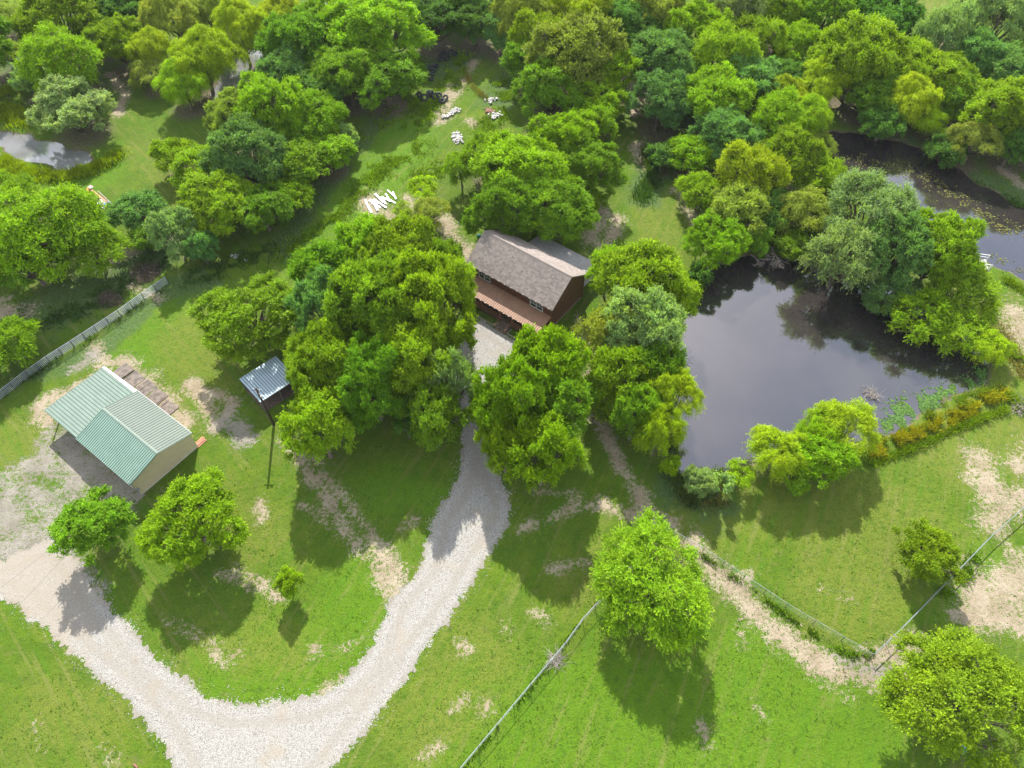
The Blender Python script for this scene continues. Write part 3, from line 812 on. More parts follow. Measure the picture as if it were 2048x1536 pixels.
ground = link('ground', gm, kind='structure')
tag(ground, 'green lawn with sandy dirt patches spreading under the trees')

# drive
def jag(poly, step=0.22, amp=0.42, seed=3):
    rnd = random.Random(seed)
    out = []
    n = len(poly)
    ph = [rnd.uniform(0, 6.28) for _ in range(8)]
    s = 0
    for i in range(n):
        a, b = np.array(poly[i]), np.array(poly[(i + 1) % n])
        d = b - a
        L = np.linalg.norm(d)
        m = max(1, int(L / step))
        nrm = np.array([d[1], -d[0]]) / L
        for j in range(m):
            t = j / m
            q = a + d * t
            sl = s + L * t
            w = 0.5 * math.sin(sl * 0.9 + ph[0]) + 0.5 * math.sin(sl * 2.3 + ph[1]) + 0.35 * math.sin(sl * 5.1 + ph[2]) + rnd.uniform(-0.75, 0.75)
            out.append(q + nrm * w * amp)
        s += L
    return out
def gravel_mat():
    m, nt, bs = new_mat('crushed_limestone')
    g = NT(nt)
    p = g.pos()
    v1 = g.voronoi(p, 13.0, 'Color')
    v1s = g.sep(v1)
    d1 = g.voronoi(p, 13.0, 'Distance')
    n = g.noise(p, 0.35, 6, 0.6)
    c = g.mix(g.map(v1s[0], 0, 1, smooth=False), (0.235, 0.224, 0.205), (0.375, 0.366, 0.345))
    c = g.mix(g.map(v1s[1], 0.88, 0.95, 0, 0.75), c, (0.12, 0.10, 0.08))
    c = g.mix(g.map(d1, 0.35, 0.8, 0, 0.45), c, (0.10, 0.09, 0.07))
    c = g.mix(g.map(n, 0.52, 0.72, 0, 0.5), c, (0.27, 0.225, 0.165))
    c = g.mix(g.map(g.noise(p, 1.6, 6, 0.75), 0.60, 0.72, 0, 0.5), c, (0.15, 0.13, 0.10))
    # ruts of packed fines: bands that follow the distance from the drive edge
    dd_ = g.attr('edge_in')
    rut = g.math('ADD', g.math('MULTIPLY', g.math('SUBTRACT', g.noise(p, 0.6, 4), 0.5), 1.2), dd_)
    band = g.math('MULTIPLY', g.map(rut, 0.9, 1.5), g.map(rut, 1.9, 2.5, 1, 0))
    c = g.mix(g.math('MULTIPLY', band, 0.45), c, (0.225, 0.200, 0.165))
    c = g.mix(g.math('MULTIPLY', g.map(g.math('ADD', dd_, g.math('MULTIPLY', g.noise(p, 2.5, 4), 1.0)), 0.3, 1.0, 1, 0), 0.5), c, (0.17, 0.15, 0.105))
    # ground-in fines towards the barn yard
    sx = g.n.new('ShaderNodeSeparateXYZ'); g.l.new(p, sx.inputs[0])
    west = g.math('ADD', g.map(sx.outputs[0], -52, -40, 1, 0), g.math('MULTIPLY', g.math('SUBTRACT', n, 0.5), 1.2))
    c = g.mix(g.map(west, 0.3, 0.9, 0, 0.55), c, (0.27, 0.23, 0.18))
    nt.links.new(c, bs.inputs['Base Color'])
    bs.inputs['Roughness'].default_value = 0.95
    bs.inputs['Specular IOR Level'].default_value = 0.15
    h = g.math('SUBTRACT', 0.0, d1)
    h = g.math('ADD', g.math('MULTIPLY', h, 0.8), g.math('MULTIPLY', g.noise(p, 3, 4), 0.5))
    nt.links.new(g.bump(h, 0.7, 0.08), bs.inputs['Normal'])
    return m
M_GRAVEL = gravel_mat()
def flat_sheet(name, poly, z, mat, kind='structure', label=None):
    from mathutils.geometry import tessellate_polygon
    vv = [Vector((p[0], p[1], z)) for p in poly]
    tris = tessellate_polygon([vv])
    me = bpy.data.meshes.new(name)
    me.from_pydata([tuple(q) for q in vv], [], [tuple(t) for t in tris])
    me.materials.append(mat)
    me.update()
    if len(me.polygons) and sum(pl.normal.z for pl in me.polygons) < 0: me.flip_normals()
    o = link(name, me, kind=kind)
    if label: o['label'] = label
    return o
drv = flat_sheet('gravel_driveway', jag(drive_xy), 0.02, M_GRAVEL, label='white crushed limestone driveway curving from the barn to the house')

import bmesh as _bm
bm_ = _bm.new(); bm_.from_mesh(drv.data)
_bm.ops.triangulate(bm_, faces=bm_.faces[:])
lo_, hi_ = drive_xy.min(0), drive_xy.max(0)
for ax_i, nrm_ in ((0, (1, 0, 0)), (1, (0, 1, 0))):
    c_ = lo_[ax_i] - 2
    while c_ < hi_[ax_i] + 2:
        co_ = (c_, 0, 0) if ax_i == 0 else (0, c_, 0)
        _bm.ops.bisect_plane(bm_, geom=bm_.verts[:] + bm_.edges[:] + bm_.faces[:], plane_co=co_, plane_no=nrm_)
        c_ += 1.0
bm_.to_mesh(drv.data); bm_.free()
dvx = np.zeros(len(drv.data.vertices) * 3); drv.data.vertices.foreach_get('co', dvx)
ea_ = drv.data.attributes.new('edge_in', 'FLOAT', 'POINT')
ea_.data.foreach_set('value', (-poly_sdf(dvx.reshape(-1, 3)[:, :2], drive_xy)).astype(np.float32))

def grow(poly, d):
    n = len(poly)
    area = sum(poly[i][0] * poly[(i + 1) % n][1] - poly[(i + 1) % n][0] * poly[i][1] for i in range(n))
    s = 1 if area > 0 else -1
    out = []
    for i in range(n):
        a, b, c = poly[i - 1], poly[i], poly[(i + 1) % n]
        e1, e2 = b - a, c - b
        n1 = np.array([e1[1], -e1[0]]) / (np.linalg.norm(e1) + 1e-9)
        n2 = np.array([e2[1], -e2[0]]) / (np.linalg.norm(e2) + 1e-9)
        nn = (n1 + n2)
        nn /= np.linalg.norm(nn) + 1e-9
        out.append(b + nn * d * s)
    return out
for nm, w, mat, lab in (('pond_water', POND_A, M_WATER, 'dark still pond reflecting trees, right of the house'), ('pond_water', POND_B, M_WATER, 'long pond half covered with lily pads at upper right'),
                        ('marsh_water', POND_C, M_WATER_SKY, 'narrow shallow marsh pool at the left edge'), ('creek_water', CREEK, M_WATER_SKY, 'pale shallow creek between the willows')):
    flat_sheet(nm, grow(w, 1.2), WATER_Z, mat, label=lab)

# ---------------------------------------------------------------- tree prototypes
def ellip(rng, n):
    d = rng.normal(size=(n, 3))
    return d / np.linalg.norm(d, axis=1)[:, None]

SPEC = dict(
    oak=dict(rz=.74, ls=.77, lobes=29, tw=26, lp=9, tl=.92, L=.215, W=.145, droop=.14, jit=.06, tr=.40, sp=.84),
    elm=dict(rz=.72, ls=.80, lobes=25, tw=15, lp=13, tl=1.30, L=.21, W=.12, droop=.12, jit=.06, tr=.30, sp=.86),
    willow=dict(rz=.82, lobes=12, tw=16, lp=14, tl=1.2, L=.26, W=.075, droop=.85, jit=.09, tr=.42, sp=.76),
    shrub=dict(rz=.80, lobes=12, tw=13, lp=8, tl=.50, L=.20, W=.14, droop=.05, jit=.09, tr=.36, sp=.56),
)
PROTO = {}
def make_proto(kind, R, seed):
    s = SPEC[kind]
    rng = np.random.default_rng(seed)
    rz = R * s['rz']
    hb = 0.0 if kind == 'shrub' else (0.10 * R + 0.9)
    cz = hb + rz * 0.92
    c0 = np.array([0, 0, cz])
    K = s['lobes'] + (3 if R > 5 else 0) - (6 if R < 3 else 0)
    lob = []
    ga = 2.399963
    for i in range(K):
        el = math.asin(-0.15 + 1.12 * ((i + 0.5) / K)) if (-0.15 + 1.12 * ((i + 0.5) / K)) < 1 else 1.5
        az = i * ga + rng.uniform(-.35, .35)
        lr = R * rng.uniform(.20, .38) * s.get('ls', 1.0)
        rr = (R - lr * 0.9) * rng.uniform(.62, 1.16)
        d = np.array([math.cos(az) * math.cos(el), math.sin(az) * math.cos(el), math.sin(el) * s['rz']])
        lob.append((c0 + d * rr, lr))
    lc = np.array([l[0] for l in lob]); lrr = np.array([l[1] for l in lob])
    # tufts on lobe surfaces
    tc, tn = [], []
    spacing = s['sp']
    if R < 3: spacing *= 0.8
    for i in range(K):
        m = int(4 * math.pi * lrr[i] ** 2 / (spacing ** 2))
        d = ellip(rng, m)
        d = d[d[:, 2] > -0.55]
        r = lrr[i] * rng.uniform(.62, 1.14, len(d))
        p = lc[i] + d * r[:, None] * np.array([1, 1, .85])
        inside = np.zeros(len(p), bool)
        for j in range(K):
            if j != i: inside |= np.linalg.norm(p - lc[j], axis=1) < lrr[j] * 0.72
        out = (p - c0); out /= np.linalg.norm(out, axis=1)[:, None]
        keep = ~inside & ((d * out).sum(1) > -0.25) & (p[:, 2] > hb * 0.8)
        tc.append(p[keep]); tn.append((d * .5 + out * .5)[keep])
    tc = np.concatenate(tc); tn = np.concatenate(tn)
    # irregularity: drop some tufts in patches
    gap = vnoise(tc[:, :2] + tc[:, 2:3] * .7, 1.3 if R > 3 else .8, seed) > 0.24
    tc, tn = tc[gap], tn[gap]
    nt_ = len(tc)
    tw, lp = s['tw'], s['lp']
    tl = s['tl'] * (0.7 if R < 3 else 1.0)
    # twigs
    base = np.repeat(tc, tw, 0) + rng.normal(size=(nt_ * tw, 3)) * s['tr'] * np.array([.42, .42, .25])
    dirs = np.repeat(tn, tw, 0) * 0.85 + ellip(rng, nt_ * tw) * 0.75 + np.array([0, 0, .15])
    dirs[:, 2] *= 0.7
    dirs /= np.linalg.norm(dirs, axis=1)[:, None]
    tl_i = tl * rng.uniform(.5, 1.15, nt_ * tw)
    tuft_v = np.repeat(np.repeat(rng.uniform(0, 1, nt_), tw), lp)
    t = rng.uniform(0.05, 1, (nt_ * tw, lp))
    P = base[:, None, :] + dirs[:, None, :] * (tl_i[:, None] * t)[..., None]
    P[..., 2] -= s['droop'] * tl_i[:, None] * t ** 2
    P = P.reshape(-1, 3) + rng.normal(size=(nt_ * tw * lp, 3)) * s['jit']
    N = len(P)
    D = np.repeat(dirs, lp, 0)
    if s['droop'] > .5: D = D * .4 + np.array([0, 0, -.9])
    ax = D * .7 + ellip(rng, N) * .6
    ax /= np.linalg.norm(ax, axis=1)[:, None]
    nm = np.array([0, 0, .75]) + ellip(rng, N) * .85 + np.repeat(np.repeat(tn, tw, 0), lp, 0) * .45
    sd = np.cross(ax, nm); sd /= np.linalg.norm(sd, axis=1)[:, None] + 1e-9
    sc = rng.uniform(.7, 1.25, N)[:, None]
    L, W = s['L'] * sc, s['W'] * sc
    Q = np.stack([P - ax * L * .5, P + sd * W * .5 - ax * L * .05, P + ax * L * .5, P - sd * W * .5 - ax * L * .05], 1)
    lv = np.clip(tuft_v * .5 + rng.uniform(0, 1, N) * .5, 0, 1)
    crown = quads_mesh('crown_%s' % kind, Q, M_LEAF, lv)
    # wood
    b = MB()
    tr0 = 0.045 * R + 0.06
    top = Vector((0, 0, cz * 0.85))
    fork = Vector((rng.uniform(-.15, .15), rng.uniform(-.15, .15), max(hb * 0.8, .3)))
    b.tube([(0, 0, -.15), (0, 0, .15), fork, (fork + top) / 2 + Vector((rng.uniform(-.3, .3), rng.uniform(-.3, .3), 0)), top], [tr0 * 1.5, tr0 * 1.1, tr0 * .9, tr0 * .6, tr0 * .3], 8)
    for i in range(K):
        e = Vector(lc[i])
        st = fork.lerp(top, rng.uniform(0, .55))
        md = st.lerp(e, .5) + Vector((0, 0, -.10 * R)) * rng.uniform(0.2, 1)
        b.tube([st, md, e], [tr0 * .5, tr0 * .33, tr0 * .14], 5)
        idx = np.nonzero(np.linalg.norm(tc - lc[i], axis=1) < lrr[i] * 1.05)[0]
        for q in idx[:: max(1, len(idx) // 7)]:
            b.tube([md.lerp(e, rng.uniform(.4, 1)), Vector(tc[q])], [tr0 * .13, .015], 3, cap=False)
    wood = b.mesh('trunk_%s' % kind, M_BARK, smooth=True)
    return dict(R=R, crown=crown, wood=wood, cz=cz)

def build_protos():
    seeds = 11
    for kind, sizes in (('oak', (6.0, 6.0, 6.0, 6.0, 4.2, 4.2, 4.2, 2.4)), ('elm', (6.5, 6.0, 4.2)), ('willow', (5.5, 4.0, 4.0, 2.2)), ('shrub', (5.0, 3.0, 1.6))):
        PROTO[kind] = []
        for R in sizes:
            PROTO[kind].append(make_proto(kind, R, seeds))
            seeds += 1
build_protos()

rt = random.Random(5)
for i, (u, v, r, kind, c, label, k) in enumerate(T):
    p, R, hc = crown_place(u, v, r, k)
    cand = sorted(PROTO[kind], key=lambda q: abs(math.log(q['R'] / R)))
    best = [q for q in cand if abs(math.log(q['R'] / R)) < abs(math.log(cand[0]['R'] / R)) + 0.05]
    pr = best[i % len(best)]
    s = 0.96 * R / pr['R']
    sz = hc / pr['cz']
    name = {'oak': 'broadleaf_tree', 'elm': 'elm_tree', 'willow': 'willow_tree', 'shrub': 'shrub'}[kind]
    g = k.get('group')
    root = empty(name, (p[0], p[1], float(ground_z(np.array([[p[0], p[1]]]))[0])), rt.uniform(0, 6.28), label, 'shrub' if kind == 'shrub' else 'tree', g)
    e_ = rt.uniform(.93, 1.09)
    root.scale = (s * e_, s * (2.02 - e_), sz)
    j = rt.uniform(.88, 1.14)
    col = tuple(x * j * rt.uniform(.94, 1.06) for x in CPAL[c])
    link('crown', pr['crown'], root, color=col)
    link('trunk', pr['wood'], root)

# ---------------------------------------------------------------- blades, pads, stones (uncountable cover)
def sample_strokes(strokes, density, seed, soft=0.5):
    rng = np.random.default_rng(seed)
    out = []
    for r, pts in strokes:
        q = np.array([at(u, v)[:2] for u, v in pts])
        for a, b in zip(q[:-1], q[1:]):
            L = np.linalg.norm(b - a) + r
            n = int(L * 2 * r * density)
            t = rng.uniform(0, 1, n)
            off = rng.normal(size=(n, 2)) * r * soft
            out.append(a + t[:, None] * (b - a) + off)
    return np.concatenate(out), rng

def blades(name, strokes, density, h, w, color, label, seed, lean=0.5, zwater=False, clump=0.0):
    P, rng = sample_strokes(strokes, density, seed)
    if clump:
        P = P[vnoise(P, clump, seed) > 0.42]
    P = P[poly_sdf(P, drive_xy) > 0.15]
    z = ground_z(P)
    if zwater: z = np.maximum(z, WATER_Z)
    else:
        k = z > WATER_Z - .1
        P, z = P[k], z[k]
    n = len(P)
    hh = h * rng.uniform(.5, 1.2, n) * (0.6 + 0.8 * vnoise(P, 1.7, seed + 3))
    az = rng.uniform(0, 6.283, n)
    ln = rng.uniform(.1, 1, n) * lean * hh
    a2 = rng.uniform(0, 6.283, n)
    B0 = np.column_stack([P, z - .03])
    side = np.column_stack([np.cos(az), np.sin(az), np.zeros(n)]) * (w * .5)
    tip = B0 + np.column_stack([np.cos(a2) * ln, np.sin(a2) * ln, hh])
    mid = B0 + np.column_stack([np.cos(a2) * ln * .35, np.sin(a2) * ln * .35, hh * .6])
    Q = np.stack([B0, mid + side, tip, mid - side], 1)
    me = quads_mesh(name, Q, M_BLADE, np.clip(rng.uniform(0, 1, n) * .6 + .4 * vnoise(P, 2.5, seed), 0, 1))
    o = link(name, me, color=color, kind='stuff')
    tag(o, label)
    return o

blades('tall_reeds', [(2.6, [(-60, 225), (0, 225), (60, 245)]), (1.6, [(0, 320), (60, 352), (120, 358), (190, 342), (240, 310)]), (2.2, [(-60, 330), (0, 360), (30, 400)]), (1.5, [(0, 190), (60, 170)])], 55, 1.1, .14, (.21, .29, .006),
       'bright green reeds round the marsh pool at left', 21, lean=.35)
blades('meadow_weeds', [(2.6, [(560, 520), (640, 470), (700, 400), (760, 340), (850, 290)]), (2.5, [(820, 260), (900, 180), (930, 110)]), (2.2, [(830, 120), (810, 180), (845, 230)]), (2.5, [(900, 330), (830, 360)]), (2.5, [(960, 260), (1020, 220), (1000, 160)]),
       (2.0, [(700, 290), (800, 220)])], 30, .45, .17, (.155, .255, .010), 'rough green meadow weeds between the woods and the house', 22, lean=.9, clump=1.6)
blades('roadside_weeds', [(2.6, [(30, 640), (120, 640), (200, 600), (330, 520)]), (1.2, [(10, 790), (150, 690), (320, 580)]), (2.5, [(380, 560), (480, 520), (560, 500)])], 16, .6, .16, (.050, .105, .018),
       'dark green weeds along the pipe fence', 23, lean=.9, clump=1.2)
blades('golden_bank_weeds', [(1.0, [(1750, 905), (1800, 880), (1850, 862), (1900, 838), (1950, 812), (2010, 785)]), (.5, [(1740, 912), (1770, 900)])], 70, .9, .13, (.30, .29, .010), 'golden yellow weeds along the pond bank', 24, lean=.7, clump=.9)
blades('bank_weeds', [(1.4, [(1700, 905), (1780, 880), (1840, 845), (1900, 815), (1990, 775)])], 30, .8, .13, (.16, .24, .02), 'mixed green reeds among the golden weeds', 35, lean=.7, clump=1.3)
blades('shore_reeds', [(.7, [(1352, 860), (1345, 930), (1370, 960)]), (.7, [(1960, 670), (1990, 720)]), (.6, [(1410, 560), (1375, 625)]), (.6, [(1370, 950), (1500, 935)])], 40, .8, .13, (.13, .22, .02), 'short green reeds at the pond waterline', 36, lean=.6, zwater=True)
blades('bank_grass', [(.6, [(1740, 930), (1830, 895), (1930, 850), (2010, 820)]), (.8, [(2010, 560), (2060, 590)]), (.9, [(2010, 790), (2060, 830)]), (.6, [(1990, 700), (2048, 720)])], 90, .6, .13, (.17, .27, .008), 'fresh green grass strip below the golden weeds', 25, lean=.8)
blades('fence_weeds', [(.45, [(1400, 1108), (1460, 1150), (1520, 1195), (1580, 1235), (1640, 1278), (1700, 1312), (1735, 1312), (1775, 1275)]), (.9, [(1880, 1190), (1930, 1150), (1950, 1110)]), (.25, [(925, 1540), (1060, 1375), (1200, 1195)])], 55, .42, .16, (.135, .245, .008),
       'green weeds grown up under the wire fence', 26, lean=1.0, clump=.9)
blades('pond_edge_weeds', [(1.1, [(1360, 960), (1400, 985), (1450, 960), (1490, 945)]), (1.0, [(1340, 930), (1365, 990), (1390, 1010)])], 80, .8, .15, (.12, .18, .055), 'pale bushy weeds at the pond corner', 27, lean=.6)
blades('field_edge_weeds', [(2.2, [(1660, 285), (1740, 300)]), (1.6, [(1760, 290), (1850, 320), (1960, 375), (2060, 425)]), (1.8, [(1280, 400), (1310, 350), (1290, 300)])], 26, .7, .2, (.060, .125, .018), 'dark waterside weeds on the far pond bank', 28, lean=.8)
blades('straw_grass', [(1.1, [(1400, 1010), (1460, 1005)]), (1.5, [(2000, 650), (2050, 760)]), (.8, [(930, 140), (940, 170), (975, 200)]), (.9, [(1285, 330), (1300, 290)])], 26, .45, .13, (.20, .175, .04), 'dry yellow grass tufts', 29, lean=.9)

blades('lawn_weeds', [(22, [(500, 1100), (600, 1300)]), (16, [(1000, 1300), (1150, 1500)]), (20, [(1600, 1100), (1750, 1050)]), (16, [(1350, 1450), (1650, 1450)]), (10, [(100, 1350), (150, 1500)])], 3.2, .14, .15, (.070, .145, .006), 'dark clumps of broadleaf weeds dotting the lawn', 38, lean=1.6, clump=.55)
# lawn micro relief
rngL = np.random.default_rng(77)
PL = np.column_stack([rngL.uniform(-95, 95, 330000), rngL.uniform(8, 120, 330000)])
PL = PL[np.abs(PL[:, 0]) < 14 + PL[:, 1] * 0.78 + 12]
dd = poly_sdf(PL, drive_xy)
PL = PL[(dd > rngL.uniform(-.25, .8, len(PL)) * .6) & (strokes_field(PL, SAND, 1.0, .9, 1) < .5) & (strokes_field(PL, GREY, 1.2, .9, 2) < .5) & (vnoise(PL, .9, 4) > .35)]
zL = ground_z(PL)
PL = PL[zL > -.1]
n = len(PL)
az = rngL.uniform(0, 6.283, n); sz_ = rngL.uniform(.06, .19, n)
B0 = np.column_stack([PL, np.full(n, .0)])
A1 = np.column_stack([np.cos(az), np.sin(az), np.zeros(n)]) * (sz_ * .55)[:, None]
A2 = np.column_stack([-np.sin(az), np.cos(az), np.zeros(n)]) * (sz_ * .9)[:, None] + np.column_stack([np.zeros(n), np.zeros(n), sz_ * rngL.uniform(.05, .45, n)])
lawn = link('lawn_grass', quads_mesh('lawn_grass', np.stack([B0 - A1, B0 + A1, B0 + A2], 1), M_BLADE, np.clip(rngL.uniform(0, 1, n) * .5 + .5 * vnoise(PL, 3.0, 8), 0, .84), k=3), color=(.085, .155, .006), kind='stuff')
tag(lawn, 'short tufty lawn grass between the drive and fences')

def pads(name, strokes, density, r, color, label, seed):
    P, rng = sample_strokes(strokes, density, seed)
    z = ground_z(P)
    P = P[(z < WATER_Z + .02) & (vnoise(P, .9, seed) > .36)]
    n = len(P)
    ang = np.linspace(0, 2 * math.pi, 7)[:-1]
    rr = r * rng.uniform(.5, 1.3, n)
    ph = rng.uniform(0, 6.28, n)
    V = np.zeros((n, 6, 3))
    V[..., 0] = P[:, :1] + np.cos(ang + ph[:, None]) * rr[:, None]
    V[..., 1] = P[:, 1:] + np.sin(ang + ph[:, None]) * rr[:, None]
    V[..., 2] = WATER_Z + .012 + rng.uniform(0, .05, n)[:, None] + rng.uniform(-.02, .04, (n, 6))
    me = quads_mesh(name, V, M_BLADE, rng.uniform(0, 1, n), k=6)
    return tag(link(name, me, color=color, kind='stuff'), label)
pads('lily_pads', [(1.6, [(1790, 820), (1850, 810), (1900, 785), (1955, 765)]), (1.1, [(1770, 850), (1830, 835)]), (1.3, [(1960, 740), (1985, 755)])], 48, .12, (.085, .175, .040), 'green floating weed at the pond corner', 31)
pads('lily_pads', [(.9, [(1350, 945), (1390, 955), (1440, 950)])], 50, .10, (.12, .20, .08), 'pale floating weed at the lower pond corner', 34)
pads('floating_weed', [(2.3, [(1700, 310), (1800, 330), (1880, 370), (1960, 420), (2048, 470)]), (1.2, [(1790, 385), (1840, 400)]), (1.0, [(1985, 505), (2048, 545)])], 7, .12, (.13, .14, .045), 'olive and brown floating weed on the long pond', 32)

# loose stones along the drive
rs = np.random.default_rng(3)
dj = np.array(jag(drive_xy, .5, .6, 9))
idx = rs.integers(0, len(dj), 3200)
SPt = dj[idx] + rs.normal(size=(3200, 2)) * .45
bV, bF = [], []
sb = MB()
for q in SPt:
    if q[1] < 8: continue
    r_ = rs.uniform(.025, .085)
    a = rs.uniform(0, 6.28)
    pts = [(q[0] + math.cos(a + k_ * 1.571) * r_, q[1] + math.sin(a + k_ * 1.571) * r_ * .8, .015) for k_ in range(4)] + [(q[0], q[1], .02 + r_ * .8)]
    sb.add(pts, [(0, 1, 4), (1, 2, 4), (2, 3, 4), (3, 0, 4)])
tag(sb.build('loose_gravel', M_STONE, kind='stuff'), 'loose white stones scattered along the driveway edge')

# ---------------------------------------------------------------- house
HOUSE = empty('log_house', (-6.81, 77.35, 0), -0.651, 'dark brown two storey log house with grey brown shingle roof', 'house')
HL, HW, HE, HR = 15.67, 9.03, 4.97, 7.97
o_ = 0.38
wx0, wx1, wy0, wy1 = o_, HL - o_, o_, HW - o_
mb = MB().prism([(wx0 + .06, wy0 + .06), (wx1 - .06, wy0 + .06), (wx1 - .06, wy1 - .06), (wx0 + .06, wy1 - .06)], 0, 0.34)
mb.build('foundation', M_FOUND, HOUSE)
mb = MB()
core = .10
zr = lambda y: HE + (HR - HE) * (1 - abs(y - HW / 2) / (HW / 2)) - 0.14
# solid core with gable ends
ys = [wy0 + core, wy0 + core, HW / 2, wy1 - core, wy1 - core]
prof = [(wy0 + core, .34), (wy0 + core, zr(wy0 + core)), (HW / 2, zr(HW / 2)), (wy1 - core, zr(wy1 - core)), (wy1 - core, .34)]
v0 = [(wx0 + core, y, z) for y, z in prof]; v1 = [(wx1 - core, y, z) for y, z in prof]
mb.add(v0 + v1, [(0, 1, 2, 3, 4), (9, 8, 7, 6, 5)] + [(i, i + 5, (i + 1) % 5 + 5, (i + 1) % 5) for i in range(5)])
mb.build('wall', M_LOG, HOUSE)
mb = MB()
ch = 0.21
z = .34
k = 0
while z < HR - .3:
    zc = z + ch / 2
    j = (k % 3) * .008
    if zc < zr(wy0) - .02:
        mb.box(((wx0 + wx1) / 2, wy0 + .04 - j, zc), (wx1 - wx0 - .1, .11, ch - .035))
        mb.box(((wx0 + wx1) / 2, wy1 - .04 + j, zc), (wx1 - wx0 - .1, .11, ch - .035))
        half = (wy1 - wy0) / 2
    else:
        half = (HW / 2) * (1 - (zc + .06 + .14 - HE) / (HR - HE))
    if half > .15:
        for x in (wx0 + .04 - j, wx1 - .04 + j):
            mb.box((x, HW / 2, zc + .004), (.11, half * 2, ch - .035))
    z += ch
    k += 1
mb.build('wall_log', M_LOG, HOUSE, kind='stuff')
mb = MB()
for x in (wx0 + .01, wx1 - .01):
    for y in (wy0 + .01, wy1 - .01):
        mb = MB(); mb.box((x, y, (HE + .2) / 2), (.2, .2, HE - .1)); mb.build('corner_post', M_LOG, HOUSE)

def roof_plane(parent, p00, p10, p11, p01, thick, mat, shingle, seed, row=0.27, wid=0.42):
    """eave-left, eave-right, ridge-right, ridge-left"""
    p00, p10, p11, p01 = map(Vector, (p00, p10, p11, p01))
    n = (p10 - p00).cross(p01 - p00).normalized()
    if n.z < 0: n = -n
    m = MB()
    top = [p00, p10, p11, p01]
    bot = [q - n * thick for q in top]
    m.add(top + bot, [(0, 1, 2, 3), (7, 6, 5, 4), (0, 4, 5, 1), (1, 5, 6, 2), (2, 6, 7, 3), (3, 7, 4, 0)])
    ro = m.build('roof', mat, parent)
    if not shingle: return ro, n
    U = (p10 - p00); L = U.length; U.normalize()
    S = (p01 - p00); H = S.length; S.normalize()
    rnd = random.Random(seed)
    V, A = [], []
    nr = int(H / row)
    for i in range(nr):
        s0 = i * H / nr; s1 = s0 + H / nr * 1.12
        s1 = min(s1, H)
        x = -rnd.uniform(0, wid)
        while x < L:
            x1 = min(x + wid * rnd.uniform(.75, 1.2), L)
            a0 = max(x, 0) + .012
            if x1 - a0 > .05:
                h0 = .030 + rnd.uniform(0, .012); h1 = .006
                q = [p00 + U * a0 + S * s0 + n * h0, p00 + U * (x1 - .006) + S * s0 + n * h0, p00 + U * (x1 - .006) + S * s1 + n * h1, p00 + U * a0 + S * s1 + n * h1]
                b0, b1 = p00 + U * a0 + S * s0 + n * .001, p00 + U * (x1 - .006) + S * s0 + n * .001
                val = rnd.random()
                V.append(q); A.append(val)
                V.append([b0, b1, q[1], q[0]]); A.append(val)
            x = x1
    me = quads_mesh('shingle', np.array([[tuple(p) for p in q] for q in V]), mat, np.array(A))
    link('shingle', me, ro, kind='stuff')
    return ro, n
e0 = 0.0
roof_plane(HOUSE, (e0, 0, HE), (HL, 0, HE), (HL, HW / 2, HR), (e0, HW / 2, HR), .13, M_SHINGLE, True, 1)
roof_plane(HOUSE, (HL, HW, HE), (e0, HW, HE), (e0, HW / 2 + .002, HR), (HL, HW / 2 + .002, HR), .13, M_SHINGLE, True, 2)
roof_plane(HOUSE, (14.55, 13.85, 2.55), (3.6, 13.85, 2.55), (3.6, wy1 + .1, 3.55), (14.55, wy1 + .1, 3.55), .12, M_SHINGLE2, True, 3)
m = MB()
for s in (-1, 1):
    a = Vector((e0 - .02, HW / 2, HR + .05)); b_ = Vector((HL + .02, HW / 2, HR + .05))
    d = Vector((0, s * .2, -.2 * (HR - HE) / (HW / 2)))
    m.add([a, b_, b_ + d, a + d], [(0, 1, 2, 3)])
m.build('ridge_cap', M_SHINGLE, HOUSE)
m = MB()
m.box((HL / 2, -.035, HE - .10), (HL, .03, .17))
m.build('eave_board', M_TRIMW if False else M_DEAD, HOUSE)
for xs in (HL + .03, -.03):
    for s in (0, 1):
        y0 = 0 if s == 0 else HW
        m = MB(); m.bar((xs, y0, HE - .08), (xs, HW / 2 + (.0), HR - .08), .045, .2); m.build('barge_board', M_DEAD, HOUSE)
clip = MB().box((0, 0, 0), (.09, .07, .07)).mesh('eave_light', M_BULB)
for i in range(14):
    c = link('eave_light', clip, HOUSE); c.location = (.5 + i * 1.12, -.09, HE - .02)

